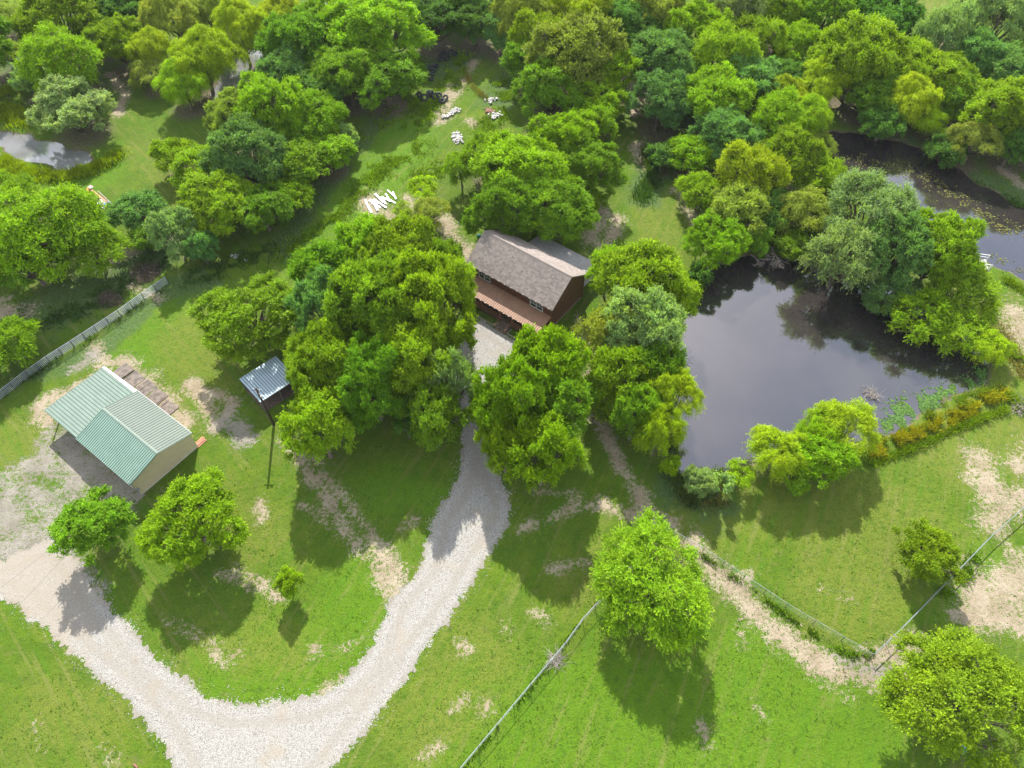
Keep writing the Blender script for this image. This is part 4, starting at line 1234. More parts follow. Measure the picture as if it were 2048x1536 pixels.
def window(parent, x0, x1, y, z0, z1, name='window', face=-1):
    root = link(name, MB().box(((x0 + x1) / 2, y, (z0 + z1) / 2), (x1 - x0 - .1, .06, z1 - z0 - .1)).mesh('window', M_LOG), parent)
    fr = MB()
    yy = y + face * .05
    for xx in (x0, x1): fr.box((xx, yy, (z0 + z1) / 2), (.10, .10, z1 - z0 + .1))
    for zz in (z0, z1, ): fr.box(((x0 + x1) / 2, yy, zz), (x1 - x0 - .1, .10, .10))
    fr.box(((x0 + x1) / 2, yy, (z0 + z1) / 2), (.12, .09, z1 - z0 - .1))
    xm = (x0 + x1) / 2
    for a, b in ((x0 + .05, xm - .06), (xm + .06, x1 - .05)):
        fr.box(((a + b) / 2, yy - face * .01, (z0 + z1) / 2), (b - a, .06, .07))
        for zz in ((z0 * .25 + z1 * .75),):
            fr.box(((a + b) / 2, yy - face * .012, zz), (b - a, .04, .03))
        fr.box(((a + b) / 2, yy - face * .014, z0 * .25 + z1 * .75), (.03, .04, (z1 - z0) / 2 - .06))
    fr.build('frame', M_TRIMW, root)
    for a, b in ((x0 + .05, xm - .06), (xm + .06, x1 - .05)):
        for c, d in ((z0 + .05, (z0 + z1) / 2 - .035), ((z0 + z1) / 2 + .035, z1 - .05)):
            MB().box(((a + b) / 2, y + face * .035, (c + d) / 2), (b - a, .012, d - c)).build('pane', M_GLASS, root)
    return root
window(HOUSE, 11.65, 13.82, wy0 - .03, 3.2, 4.42)
window(HOUSE, 2.15, 4.25, wy0 - .03, 3.2, 4.42)
window(HOUSE, 4.2, 5.7, wy0 - .03, 1.35, 2.5)
window(HOUSE, 11.2, 12.9, wy0 - .03, 1.35, 2.5)
MB().box((9.4, wy0 - .03, 1.6), (.95, .08, 2.05)).build('door', M_LOGWARM, HOUSE)
# porch
PORCH_X0, PORCH_X1, PY = 1.2, 15.45, -2.85
pr, pn = roof_plane(HOUSE, (PORCH_X0, PY, 2.55), (PORCH_X1, PY, 2.55), (PORCH_X1, wy0 - .03, 3.12), (PORCH_X0, wy0 - .03, 3.12), .06, M_COPPER, False, 4)
pr.name = 'porch_roof'
m = MB()
x = PORCH_X0 + .05
while x < PORCH_X1 + .01:
    m.bar((x, PY - .01, 2.575), (x, wy0 - .04, 3.145), .045, .05)
    x += .37
m.build('roof_seam', M_RIBC_SHADE, pr, kind='stuff')
MB().box(((PORCH_X0 + PORCH_X1) / 2, PY + .14, 2.38), (PORCH_X1 - PORCH_X0 - .2, .12, .2)).build('porch_beam', M_LOG, HOUSE)
for i in range(17):
    c = link('eave_light', clip, HOUSE); c.location = (PORCH_X0 + .3 + i * .86, PY - .06, 2.52)
# deck boards
for i in range(22):
    MB().box(((PORCH_X0 + PORCH_X1) / 2, PY + .12 + i * .142, .62), (PORCH_X1 - PORCH_X0 - .1, .13, .05)).build('deck_board', M_DECK, HOUSE)
MB().box(((PORCH_X0 + PORCH_X1) / 2, PY + .12, .40), (PORCH_X1 - PORCH_X0 - .2, .08, .36)).build('porch_skirt', M_LOG, HOUSE)
for x in (1.45, 5.0, 8.5, 10.65, 13.0, 15.2):
    MB().box((x, PY + .14, 1.46), (.16, .16, 1.63)).build('porch_post', M_LOGWARM, HOUSE)
def railing(x0, x1, y, axis='x'):
    r = MB()
    P = (lambda t, z: (t, y, z)) if axis == 'x' else (lambda t, z: (y, t, z))
    r.bar(P(x0, 1.52), P(x1, 1.52), .10, .06); r.bar(P(x0, .78), P(x1, .78), .06, .06)
    ro = r.build('railing', M_LOGWARM, HOUSE)
    n = int((x1 - x0) / .2)
    bal = MB().box((0, 0, 1.15), (.045, .045, .70)).mesh('baluster', M_LOGWARM)
    for i in range(n):
        b = link('baluster', bal, ro); q = P(x0 + (i + .5) * (x1 - x0) / n, 0); b.location = q
railing(10.75, 12.9, PY + .14); railing(13.1, 15.1, PY + .14); railing(1.55, 4.9, PY + .14); railing(5.1, 8.4, PY + .14); railing(PY + .25, wy0 - .15, 15.2, 'y')
for i in range(4):
    MB().box((9.55, PY - .15 - i * .36, .50 - i * .15), (1.9, .34, .06)).build('step', M_DECK, HOUSE)
    MB().box((9.55, PY - .02 - i * .36, .39 - i * .15), (1.8, .05, .2)).build('riser', M_BRUSH, HOUSE)
for x in (8.6, 10.5):
    m = MB(); m.bar((x, PY, 1.5), (x, PY - 1.45, .95), .08, .06); m.bar((x, PY - 1.42, 0), (x, PY - 1.42, 1.0), .09); m.build('stair_rail', M_LOGWARM, HOUSE)
m = MB()
for x0, x1 in ((10.7, 15.2), (1.5, 8.4)):
    m.box(((x0 + x1) / 2, PY - 1.15, .12), (x1 - x0, .1, .2))
    m.box((x0, PY - .6, .12), (.1, 1.0, .2)); m.box((x1, PY - .6, .12), (.1, 1.0, .2))
bed = m.build('flower_bed_edging', M_DEAD, HOUSE)
m = MB(); m.tube([(10.62, PY - .02, 2.35), (10.62, PY - .1, 2.95)], .09, 8); m.build('vent_pipe', M_RUST, HOUSE)
# back porch posts
for x in (4.0, 7.5, 11.0, 14.2): MB().box((x, 13.6, 1.25), (.14, .14, 2.5)).build('back_post', M_LOGWARM, HOUSE)
MB().box((9.1, 11.1, .2), (10.6, 4.6, .2)).build('back_slab', M_FOUND, HOUSE)

# ---------------------------------------------------------------- barn
BARN = empty('metal_barn', (-54.92, 47.68, 0), -0.6385, 'tan metal barn with green ribbed gable roof and open carport at its left end', 'barn')
BL, BWd, BE, BR = 11.06, 9.22, 3.35, 4.62
def ribbed(parent, name, p00, p10, p11, p01, mat, pitch, along='slope', t=.05, rw=.07, rh=.05, rmat=None):
    ro, n = roof_plane(parent, p00, p10, p11, p01, t, mat, False, 0)
    ro.name = name
    p00, p10, p11, p01 = map(Vector, (p00, p10, p11, p01))
    A, B_, C, D = (p00, p10, p01, p11) if along == 'slope' else (p00, p01, p10, p11)
    k = int((B_ - A).length / pitch)
    m = MB()
    for i in range(k + 1):
        t_ = min(max(i / k, .004), .996)
        a = A.lerp(B_, t_) + n * (rh * .5); c = C.lerp(D, t_) + n * (rh * .5)
        m.bar(a, c, rw, rh)
    m.build('roof_rib', rmat or mat, ro, kind='stuff')
    return ro, n
i_ = .27
ribbed(BARN, 'roof', (0, 0, BE), (BL, 0, BE), (BL, BWd / 2, BR), (0, BWd / 2, BR), M_GREEN, .33, rmat=M_RIBG_SHADE)
ribbed(BARN, 'roof', (BL, BWd, BE), (0, BWd, BE), (0, BWd / 2 + .002, BR), (BL, BWd / 2 + .002, BR), M_SUNG, .40, rw=.12, rh=.04, rmat=M_RIBP_SHADE)
ribbed(BARN, 'carport_roof', (-7.30, .12, BE - .22), (-.01, .12, BE - .06), (-.01, 8.95, BE - .06), (-7.30, 8.95, BE - .22), M_PALEG, .44, along='eave', rw=.075, rh=.06, rmat=M_RIBG_SHADE)
m = MB(); m.add([(-7.33, 8.80, BE - .15), (.02, 8.72, BE + .02), (.02, 9.25, BE - .08), (-7.33, 9.1, BE - .24)], [(0, 1, 2, 3)])
m.add([(-7.33, 9.1, BE - .24), (.02, 9.25, BE - .08), (.02, 9.25, BE - .35), (-7.33, 9.1, BE - .5)], [(0, 1, 2, 3)]); m.build('carport_flashing', M_WHITE, BARN)
m = MB(); m.bar((-7.32, .10, BE - .28), (0, .10, BE - .12), .03, .16); m.build('carport_fascia', M_PALEG, BARN)
m = MB(); m.bar((-7.33, .10, BE - .28), (-7.33, 9.0, BE - .28), .03, .16); m.build('carport_fascia', M_PALEG, BARN)
m = MB()
for s in (-1, 1):
    d = Vector((0, s * .17, -.17 * (BR - BE) / (BWd / 2)))
    a = Vector((-.02, BWd / 2, BR + .055)); b_ = Vector((BL + .02, BWd / 2, BR + .055))
    m.add([a, b_, b_ + d, a + d], [(0, 1, 2, 3)])
m.build('ridge_cap', M_PALEG, BARN)
for xs, in ((BL + .01,), (-.01,)):
    for y0, mt in ((0, M_GREEN), (BWd, M_TRIMW)):
        m = MB(); m.bar((xs, y0, BE - .05), (xs, BWd / 2, BR - .05), .04, .14); m.build('gable_trim', mt, BARN)
m = MB(); m.bar((0, BWd + .02, BE - .04), (BL, BWd + .02, BE - .04), .04, .12); m.build('eave_trim', M_TRIMW, BARN)
m = MB(); m.bar((0, -.02, BE - .04), (BL, -.02, BE - .04), .04, .12); m.build('eave_trim', M_GREEN, BARN)
zb = lambda y: BE + (BR - BE) * (1 - abs(y - BWd / 2) / (BWd / 2)) - .07
X0, X1, Y0, Y1 = .1, BL - i_, i_, BWd - i_
prof = [(Y0, 0), (Y0, zb(Y0)), (BWd / 2, zb(BWd / 2)), (Y1, zb(Y1)), (Y1, 0)]
m = MB()
m.add([(X0, y, z) for y, z in prof] + [(X1, y, z) for y, z in prof], [(0, 1, 2, 3, 4), (9, 8, 7, 6, 5)] + [(i, i + 5, (i + 1) % 5 + 5, (i + 1) % 5) for i in range(5)])
m.build('wall', M_TAN, BARN)
m = MB()
y = Y0 + .1
while y < Y1: m.box((X1 + .012, y, zb(y) / 2), (.026, .045, zb(y) - .05)); m.box((X0 - .012, y, zb(y) / 2), (.026, .045, zb(y) - .05)); y += .23
x = X0 + .1
while x < X1: m.box((x, Y0 - .012, zb(Y0) / 2), (.045, .026, zb(Y0) - .05)); m.box((x, Y1 + .012, zb(Y1) / 2), (.045, .026, zb(Y1) - .05)); x += .23
m.build('wall_rib', M_TAN, BARN, kind='stuff')
m = MB(); m.box((X1 + .03, BWd / 2, .16), (.03, Y1 - Y0, .07)); m.build('base_trim', M_TRIMW, BARN)
for y in (Y0, Y1): MB().box((X1 + .02, y, 1.62), (.08, .08, 3.2)).build('corner_trim', M_TAN, BARN)
for x, y in ((-7.15, .35), (-3.6, .35), (-7.15, 8.8), (-3.6, 8.8), (-7.15, 4.5)): MB().box((x, y, (BE - .3) / 2), (.13, .13, BE - .3)).build('carport_post', M_RUST, BARN)
for x in (2.9, 7.6):
    d = MB().box((x, Y0 - .05, 1.35), (2.9, .05, 2.7)).build('roll_door', M_TRIMW, BARN)
    sl = MB()
    for q in range(9): sl.box((x, Y0 - .085, .18 + q * .3), (2.8, .02, .05))
    sl.build('door_slat', M_TRIMW, d, kind='stuff')
m = MB(); m.tube([(X1 + .06, Y0 - .06, 0), (X1 + .06, Y0 - .06, 3.6)], .05, 6); m.box((X1 + .1, Y0 + .12, 1.5), (.18, .3, .5)); m.build('service_mast', M_GALV, BARN)

# loose sheet and pallets beside the barn corner
pallet = empty('wooden_pallet', tuple(at(278, 992, 0)), -0.64, 'grey pallet lying by the front corner of the barn', 'pallet')
sl = MB().box((0, 0, .12), (.12, 1.1, .03)).mesh('slat', M_DEAD)
for i in range(6):
    c = link('slat', sl, pallet); c.location = (-.5 + i * .2, 0, 0)
for y in (-.5, 0, .5): MB().box((0, y, .05), (1.15, .09, .09)).build('runner', M_DEAD, pallet)

# old plank apron behind the barn
apron = empty('plank_apron', (-54.92, 47.68, 0), -0.6385, 'row of weathered broken panels lying behind the barn', 'panels')
rp = random.Random(8)
xx = -8.6
while xx < 3.2:
    w = rp.uniform(1.9, 2.9)
    z0 = rp.uniform(-.03, .04)
    M3 = Matrix.Rotation(rp.uniform(-.06, .06), 3, 'Z') @ Matrix.Rotation(rp.uniform(-.03, .03), 3, 'Y')
    dpt = 2.6 if xx < 0 else 1.9
    yc = 10.8 if xx < 0 else 10.5
    p_ = MB().box((xx + w / 2, yc + rp.uniform(-.2, .2), z0 + .04), (w - .08, dpt + rp.uniform(-.3, .2), .07), M=M3).build('panel', M_OLDWOOD, apron)
    bt = MB()
    for q in range(1): bt.box((xx + w * (.04 + .9 * rp.random()), yc + rp.uniform(-.3, .3), z0 + .10), (.07, dpt * rp.uniform(.5, .95), .04), M=M3)
    bt.build('batten', M_BRUSH, p_)
    xx += w + rp.uniform(.02, .25)
lum = empty('lumber_stack', tuple(at(398, 884, 0)), -0.64, 'small stack of reddish boards at the back corner of the barn', 'lumber')
for i in range(7):
    MB().box((-.1 + (i % 4) * .22, rp.uniform(-.1, .1), .06 + (i // 4) * .09), (.18, 1.6, .06), rz=rp.uniform(-.08, .08)).build('board', M_LUMBER, lum)

# ---------------------------------------------------------------- open shed
SL = at(475, 758.8, 2.5); SB_ = at(519.8, 805, 2.5); SR = at(595, 756, 2.5)
ax_ = (SR - SB_)[:2]; ang = math.atan2(ax_[1], ax_[0])
shed = empty('open_shed', (SB_[0], SB_[1], 0), ang, 'open fronted shed with silver blue ribbed roof under the trees', 'shed')
sw, sd_ = float(np.linalg.norm(ax_)), float(np.linalg.norm((SL - SB_)[:2]))
ribbed(shed, 'roof', (0, 0, 2.5), (sw, 0, 2.5), (sw, sd_, 2.42), (0, sd_, 2.42), M_SILVER, .36, t=.05, rmat=M_RIBP_SHADE)
for x, y in ((.15, .15), (sw / 2, .15), (sw - .15, .15), (.15, sd_ - .15), (sw - .15, sd_ - .15)): MB().box((x, y, 1.2), (.13, .13, 2.4)).build('post', M_OLDWOOD, shed)
MB().box((sw / 2, sd_ - .1, 1.2), (sw - .3, .05, 2.3)).build('back_wall', M_RUST, shed)
MB().box((sw - .1, sd_ / 2, 1.2), (.05, sd_ - .4, 2.3)).build('side_wall', M_RUST, shed)
MB().box((sw / 2, sd_ / 2, .05), (sw - .2, sd_ - .2, .1)).build('floor', M_BRUSH, shed)
MB().box((sw / 2, .06, 2.36), (sw - .1, .06, .16)).build('beam', M_OLDWOOD, shed)

# ---------------------------------------------------------------- utility pole and lines
PB = at(548, 850, 0)
pole = empty('utility_pole', tuple(PB), 0, 'dark wooden utility pole standing by the silver roofed shed', 'pole')
MB().tube([(0, 0, -.2), (0, 0, 4), (0, 0, 8.3)], [.19, .16, .13], 10).build('pole', M_POLE, pole, smooth=True)
MB().bar((-.45, .1, 7.9), (.45, -.1, 7.9), .09, .1).build('crossarm', M_POLE, pole)
MB().tube([(.1, -.1, 7.4), (.55, -.55, 7.6)], .04, 6).build('lamp_arm', M_GALV, pole)
MB().tube([(.55, -.55, 7.45), (.55, -.55, 7.62)], [.2, .09], 10).build('lamp_head', M_WHITE, pole)
ins = MB().tube([(0, 0, 7.95), (0, 0, 8.15)], .05, 8).mesh('insulator', M_TRIMW)
for s in (-.4, .4):
    c = link('insulator', ins, pole); c.location = (s, -s * .22, 0)
def wire(name, a, b, sag, label, r=.014):
    a, b = Vector(a), Vector(b)
    pts = [a.lerp(b, t / 14) - Vector((0, 0, sag * 4 * (t / 14) * (1 - t / 14))) for t in range(15)]
    return tag(MB().tube(pts, r, 4).build(name, M_LINE), label, 'power line')
mast = BARN.matrix_basis @ Vector((X1 + .06, Y0 - .06, 3.55))
wire('power_line', tuple(PB + np.array([-.4, .1, 8.1])), mast, .7, 'thin power line from the utility pole to the barn corner')
wire('power_line', mast, tuple(at(-150, 1290, 6)), .5, 'thin power line from the barn corner over the gravel, upper')
wire('power_line', mast, tuple(at(-60, 1310, 6)), .5, 'thin power line from the barn corner over the gravel, lower')
wire('guy_wire', tuple(PB + np.array([0, 0, 7.2])), tuple(at(462, 862, 0)), 0, 'pale guy wire slanting down from the utility pole', .012)

# ---------------------------------------------------------------- fences
PF = [at(-90, 862), at(0, 802), at(60, 755), at(102, 726), at(150, 695), at(196, 665), at(243, 634), at(290, 600), at(338, 567)]
PF = [Vector((p[0], p[1], 0)) for p in PF]
fence = empty('pipe_fence', tuple(PF[0]), 0, 'long pale pipe rail fence running diagonally past the barn', 'fence')
f0 = PF[0]
for i in range(6):
    z = .25 + i * .24
    MB().tube([p - f0 + Vector((0, 0, z)) for p in PF], .033 if i < 5 else .05, 6).build('rail', M_GALV, fence)
pm = MB().tube([(0, 0, -.1), (0, 0, 1.52)], .06, 8).mesh('post', M_RUST)
for a, b in zip(PF[:-1], PF[1:]):
    for t in (0, .5):
        c = link('post', pm, fence); c.location = a.lerp(b, t) - f0
c = link('post', pm, fence); c.location = PF[-1] - f0

def mesh_fence(name, marks, h, label, spacing=2.65, rail=.035, nw=6, vstep=.6, railmat=None, density=True):
    pts = [Vector((*at(u, v)[:2], 0)) for u, v in marks]
    root = empty(name, tuple(pts[0]), 0, label, 'fence')
    o = pts[0]
    MB().tube([p - o + Vector((0, 0, h)) for p in pts], rail, 6).build('top_rail', railmat or M_GALV, root)
    post = MB().tube([(0, 0, -.1), (0, 0, h + .03)], .04, 6).mesh('post', M_RUST)
    for a, b in zip(pts[:-1], pts[1:]):
        L = (b - a).length
        n = max(1, round(L / spacing))
        for i in range(n):
            c = link('post', post, root); c.location = a.lerp(b, i / n) - o
    c = link('post', post, root); c.location = pts[-1] - o
    w = MB()
    for k in range(nw):
        z = .06 + k * (h - .1) / (nw - 1)
        for a, b in zip(pts[:-1], pts[1:]): w.bar(a - o + Vector((0, 0, z)), b - o + Vector((0, 0, z)), .008)
    for a, b in zip(pts[:-1], pts[1:]):
        n = int((b - a).length / vstep)
        for i in range(n): q = a.lerp(b, i / n) - o; w.bar(q + Vector((0, 0, .05)), q + Vector((0, 0, h)), .008)
    w.build('wire_mesh', M_WIRE, root, kind='stuff')
    return root
mesh_fence('wire_fence', [(870, 1600), (922, 1540), (1060, 1375), (1130, 1292), (1165, 1243), (1214, 1190), (1300, 1095)], 1.35, 'wire fence running up the lawn to the big pale tree', rail=.032)
mesh_fence('wire_fence', [(1330, 1062), (1405, 1104), (1570, 1215), (1740, 1315)], 1.2, 'low wire fence above the sandy strip with weeds along it', rail=.018, spacing=3.0)
mesh_fence('mesh_fence', [(1740, 1315), (1800, 1258), (1915, 1140), (1975, 1078), (2055, 1008), (2200, 880)], 1.25, 'pale topped mesh fence climbing right past the round tree', rail=.055, spacing=3.4, railmat=M_WIRE)
pp = MB(); a = at(1296, 1082, 0); b = at(1330, 1040, 0)
pp.tube([(a[0], a[1], .1), (b[0], b[1], 1.1)], .10, 8); pp.tube([(b[0], b[1], 0), (b[0], b[1], 1.3)], .08, 8)
tag(pp.build('steel_brace', M_RUST), 'dark steel brace post beside the big pale tree', 'post')
st = at(272, 1532, 0)
tag(MB().tube([(st[0] - .25, st[1] + .15, .05), (st[0] + .35, st[1] - .2, .35)], .09, 8).build('rusty_pipe', M_RUSTRED), 'short rusty pipe stub in the bottom left lawn', 'pipe')

# ---------------------------------------------------------------- tyres
def torus(R, r, n=18, m=8):
    mb = MB()
    for i in range(n):
        for k in range(m):
            a, b = 2 * math.pi * i / n, 2 * math.pi * k / m
            w = 1.35 if abs(math.sin(b)) > .6 else 1.0
            mb.v.append(((R + r * math.cos(b)) * math.cos(a), (R + r * math.cos(b)) * math.sin(a), r * 1.25 * math.sin(b)))
    for i in range(n):
        for k in range(m):
            mb.f.append((i * m + k, ((i + 1) % n) * m + k, ((i + 1) % n) * m + (k + 1) % m, i * m + (k + 1) % m))
    return mb
tyre = torus(.46, .19).mesh('tyre', M_TYRE, smooth=True)
def put_tyre(u, v, tilt, az, z, label, s=1.0, mat=None):
    p = at(u, v, 0)
    o = link('tyre', tyre)
    o.location = (p[0], p[1], z); o.rotation_euler = (tilt, 0, az); o.scale = (s, s, s)
    tag(o, label, 'tyre', 'old tyres dumped on the meadow')
for u, v, ti, az, z, s, lab in ((850, 200, 1.0, .3, .55, 1.15, 'leftmost leaning tyre of the front tyre row'), (839, 193, 1.25, -.3, .5, .9, 'tyre half hidden behind the leftmost one'), (858, 192, 1.3, 1.2, .55, 1.1, 'upright tyre second in the front row'),
        (864, 193, 1.35, 1.25, .6, 1.1, 'upright tyre in the middle of the front row'), (871, 198, .95, .5, .55, 1.15, 'tyre leaning right with its hole showing'), (878, 193, .3, 0, .3, 1.05, 'flat tyre overgrown with weeds'),
        (884, 204, .1, 0, .25, 1.15, 'flat tyre at the lower right of the front row'), (891, 199, .6, -.6, .4, 1.0, 'rightmost tyre of the front row'),
        (893, 120, .5, 1, .4, .9, 'pale rimmed tyre in the back heap'), (884, 114, .3, 2, .35, 1, 'tyre at the upper left of the back heap'), (902, 108, .6, .5, .4, 1.1, 'tyre at the upper right of the back heap'), (910, 110, .2, 0, .3, 1, 'rightmost tyre of the back heap'),
        (897, 116, .8, 2, .7, 1, 'tyre on top of the back heap'), (889, 109, .2, 2, .6, 1, 'topmost rear tyre of the back heap'), (880, 122, .3, 0, .3, .9, 'tyre at the lower left of the back heap'), (872, 134, .2, 1, .3, 1, 'upper tyre of the loose tyre trail'), (867, 142, .5, 2, .35, 1, 'second tyre of the loose trail'),
        (864, 150, .3, 0, .3, .9, 'third tyre of the loose trail'), (863, 160, .2, 0, .3, .9, 'last tyre of the loose trail'), (862, 137, .4, 0, .3, .8, 'small tyre beside the loose trail')):
    put_tyre(u, v, ti, az, z, lab, s)

# ---------------------------------------------------------------- rubble, boards, play set, brush
def rubble(name, strokes, n, size, mat, label, seed, flat=.4, cat='rubble'):
    P, rng = sample_strokes(strokes, 60, seed)
    P = P[rng.permutation(len(P))[:n]]
    m = MB()
    for q in P:
        s = size * rng.uniform(.4, 1.3)
        M3 = Matrix.Rotation(rng.uniform(0, 6), 3, 'Z') @ Matrix.Rotation(rng.uniform(-.4, .4), 3, 'X')
        m.box((q[0], q[1], .05 + s * flat * rng.uniform(.2, 1.4)), (s, s * rng.uniform(.4, .9), s * flat), M=M3)
    return tag(m.build(name, mat, kind='stuff'), label)
rubble('broken_stone', [(.55, [(884, 236), (900, 230), (918, 218)])], 100, .38, M_RUBBLE, 'curved line of white broken stone on the meadow', 41)
rubble('broken_stone', [(.8, [(910, 268), (920, 280), (912, 286)])], 90, .40, M_RUBBLE, 'white broken slabs lower on the meadow', 42)
rubble('scrap_heap', [(.9, [(985, 235), (998, 228)])], 80, .40, M_RUBBLE, 'heap of white scrap at the right of the meadow', 43)
rubble('scrap_heap', [(.7, [(975, 222), (985, 226)])], 60, .4, M_RUSTRED, 'heap of rusty scrap against the white one', 44)
rubble('scrap_heap', [(.7, [(978, 203), (988, 200)])], 36, .4, M_RUBBLE, 'small white scrap above the rusty heap', 45)
rubble('broken_stone', [(.5, [(464, 512), (474, 516)]), (.3, [(490, 520), (495, 522)])], 36, .3, M_RUBBLE, 'few white stones in the shaded ditch', 46)
boards = empty('white_board_pile', tuple(at(765, 412, 0)), 0, 'fan of white boards lying on the sandy ground', 'boards')
rb_ = random.Random(4)
o = at(765, 412, 0)
for i in range(15):
    t = i / 14
    c_ = at(735 + 56 * t + rb_.uniform(-4, 4), 410 - 16 * t + rb_.uniform(-7, 9), 0) - o
    MB().box((c_[0], c_[1], .08 + (i % 4) * .05), (rb_.uniform(.2, .42), rb_.uniform(1.2, 3.2), .05), rz=.62 + rb_.uniform(-.3, .3)).build('board', M_WHITE, boards)
for i in range(8):
    c_ = at(rb_.uniform(725, 790), rb_.uniform(440, 480), 0) - o
    MB().box((c_[0], c_[1], .06), (.14, rb_.uniform(1.5, 3), .05), rz=rb_.uniform(.2, 1.4)).build('old_plank', M_DEAD, boards)

play = empty('play_set', tuple(at(205, 395, 0)), 0, 'old timber play set with a yellow panel half under the feathery tree', 'play set')
o = at(205, 395, 0)
def rel(u, v, z): return tuple(at(u, v, z) - np.array([o[0], o[1], 0]))
a, b, c3 = rel(178, 376, 2.2), rel(196, 388, 2.2), rel(226, 414, 2.2)
MB().bar(a, c3, .30, .22).build('top_beam', M_LUMBER, play)
MB().bar(rel(196, 382, 2.4), rel(224, 408, 2.4), .12, .12).build('side_beam', M_DEAD, play)
for q in (a, b, c3):
    for s in (-.9, .9): MB().bar(q, (q[0] + s * .7, q[1] + s * .7, 0), .12).build('leg', M_LUMBER, play)
MB().bar(rel(170, 392, 1.4), rel(178, 374, 2.1), .55, .06).build('yellow_panel', M_YEL, play)
MB().bar(rel(158, 396, .4), rel(171, 384, 1.9), 1.0, .05).build('white_panel', M_TARPW, play)
MB().bar(rel(150, 402, .3), rel(158, 394, .5), .9, .05).build('white_panel', M_TARPW, play)
MB().box(rel(206, 408, .12), (2.6, 1.5, .2), rz=-.6).build('platform', M_TARPW, play)
MB().box(rel(181, 374, 2.45), (.9, .7, .08), rz=-.6).build('roof_board', M_DEAD, play)
MB().box(rel(215, 408, .4), (.5, .9, .5), rz=-.6).build('blue_seat', M_BLUE, play)

def brush(name, u, v, rad, h, n, mat, label, seed, thick=.035, cat='brush pile'):
    rng = random.Random(seed)
    p = at(u, v, 0)
    m = MB()
    for i in range(n):
        a_ = rng.uniform(0, 6.28); q = rad * math.sqrt(rng.random())
        s = Vector((math.cos(a_) * q, math.sin(a_) * q, rng.uniform(0, h * (1 - q / rad * .7))))
        d = Vector((rng.uniform(-1, 1), rng.uniform(-1, 1), rng.uniform(-.25, .35))).normalized() * rng.uniform(.5, 1.6)
        md = s + d * .5 + Vector((rng.uniform(-.15, .15), rng.uniform(-.15, .15), rng.uniform(-.1, .15)))
        m.tube([s, md, s + d], [thick, thick * .7, thick * .3], 3, cap=False)
    ob = m.build(name, mat)
    ob.location = (p[0], p[1], float(max(-.3, ground_z(np.array([[p[0], p[1]]]))[0])))
    return tag(ob, label, cat)
brush('brush_pile', 292, 548, 2.3, .9, 420, M_BRUSH, 'dark brown brush pile above the end of the pipe fence', 1)
brush('brush_pile', 222, 600, 1.9, .7, 260, M_BRUSH, 'brown brush pile behind the middle of the pipe fence', 2)
brush('brush_pile', 1112, 1318, .75, .5, 110, M_DEAD, 'small heap of dead twigs caught on the wire fence', 3, .025)
brush('dead_brush', 1155, 672, 1.2, .8, 120, M_DEAD, 'bare dry brush right of the house wall', 5)
brush('dead_brush', 2043, 815, 1.4, .8, 160, M_DEAD, 'grey dead brush at the right edge past the golden weeds', 6)
brush('dead_brush', 1738, 782, .8, .5, 40, M_DEAD, 'bare twigs sticking out of the pond water', 7)
brush('pond_shrub', 1752, 790, .5, .6, 30, M_DEAD, 'small dead shrub standing in the pond', 9)
brush('dead_brush', 1366, 715, .7, 1.0, 60, M_WHITE, 'bleached twigs over the left pond edge', 8)

def dead_tree(u, v, az, L, label, seed, lift=.5):
    rng = random.Random(seed)
    p = at(u, v, 0)
    m = MB()
    def grow_(s, d, ln, r, dep):
        e = s + d * ln
        m.tube([s, (s + e) / 2 + Vector((rng.uniform(-.1, .1), rng.uniform(-.1, .1), rng.uniform(-.05, .1))) * ln * .5, e], [r, r * .8, r * .55], 5 if dep else 4, cap=False)
        if dep == 0: return
        for _ in range(4):
            nd = (d + Vector((rng.uniform(-.8, .8), rng.uniform(-.8, .8), rng.uniform(-.35, .5)))).normalized()
            grow_(s.lerp(e, rng.uniform(.35, 1)), nd, ln * rng.uniform(.45, .75), r * .5, dep - 1)
    grow_(Vector((0, 0, .6)), Vector((math.cos(az), math.sin(az), lift)).normalized(), L, .13, 4)
    ob = m.build('fallen_tree', M_DEAD)
    ob.location = tuple(p)
    return tag(ob, label, 'dead tree')
dead_tree(1540, 500, -1.45, 2.9, 'bare fallen tree reaching down into the pond', 3, .1)
dead_tree(1500, 515, -1.2, 2.0, 'smaller bare branches left of the fallen tree', 6, .2)
dead_tree(1640, 465, .4, 2.2, 'grey bare branches beside the drooping olive willow', 5, .6)
dead_tree(1885, 575, .3, 1.4, 'bleached bare branch poking out of the tree right of the pond', 8, .9)

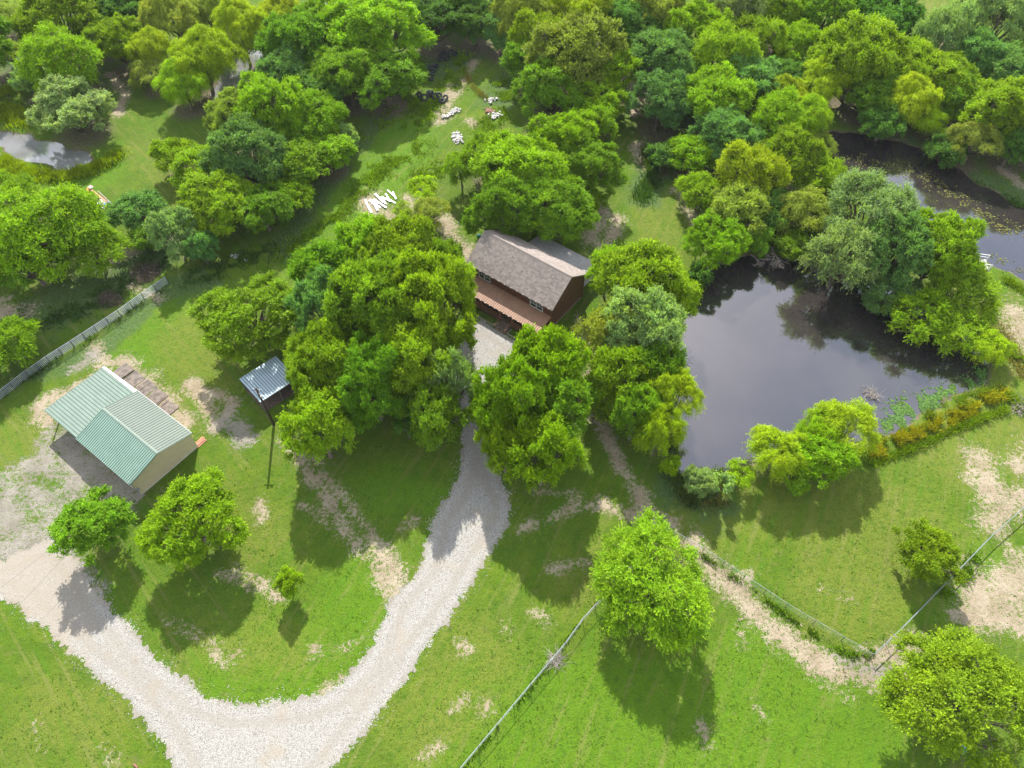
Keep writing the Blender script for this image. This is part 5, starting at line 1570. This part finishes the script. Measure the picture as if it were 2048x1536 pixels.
# ---------------------------------------------------------------- footbridge
bp = at(1962, 530, 0)
bridge = empty('footbridge', (bp[0], bp[1], 0), -0.22, 'white footbridge by the long pond on the right', 'bridge')
pk = MB().box((0, 0, .45), (.19, 2.2, .05)).mesh('plank', M_TARPW)
for i in range(14):
    c = link('plank', pk, bridge); c.location = (-2.2 + i * .21, -.2, 0)
for y in (-1.3, .95):
    MB().bar((-2.4, y, 1.35), (.85, y, 1.35), .1, .08).build('handrail', M_WHITE, bridge)
    MB().bar((-2.4, y, .9), (.85, y, .9), .07, .06).build('mid_rail', M_WHITE, bridge)
    for x in (-2.3, -.8, .8): MB().box((x, y, .6), (.12, .12, 1.6)).build('post', M_WHITE, bridge)
for y in (-1, .7): MB().box((-.8, y, .32), (3.1, .12, .18)).build('beam', M_DEAD, bridge)

# ---------------------------------------------------------------- small things
for u, v, lab in ((943, 463, 'larger green septic lid left of the house roof'), (958, 472, 'green septic lid nearest the house roof')):
    p = at(u, v, 0)
    m = MB(); m.tube([(0, 0, 0), (0, 0, .18), (0, 0, .26), (0, 0, .30)], [.36, .36, .28, .08], 16)
    ob = m.build('septic_lid', M_LID); ob.location = tuple(p); tag(ob, lab, 'lid', 'green septic lids')
p = at(1919, 1498, 0)
m = MB(); m.tube([(0, 0, 0), (0, 0, .35), (0, 0, .36)], [.42, .52, .50], 14); ob = m.build('blue_tub', M_BLUE); ob.location = tuple(p); tag(ob, 'blue tub under the big lower right tree', 'tub')
p = at(1372, 719, WATER_Z)
ob = brush('pond_stump', 1372, 719, .12, .2, 6, M_RUST, 'small dark snag standing in the pond by the left shore', 12, .05, 'snag')


# ---------------------------------------------------------------- thin summer haze
hm = bpy.data.materials.new('haze_air'); hm.use_nodes = True
hn = hm.node_tree; hn.nodes.clear()
ho = hn.nodes.new('ShaderNodeOutputMaterial'); hv = hn.nodes.new('ShaderNodeVolumePrincipled')
hv.inputs['Color'].default_value = (0.84, 0.93, 1.0, 1); hv.inputs['Density'].default_value = 0.00006
hn.links.new(hv.outputs[0], ho.inputs['Volume'])
link('haze', MB().box((0, 900, 39.2), (4200, 4600, 84.6)).mesh('haze', hm), kind='stuff')
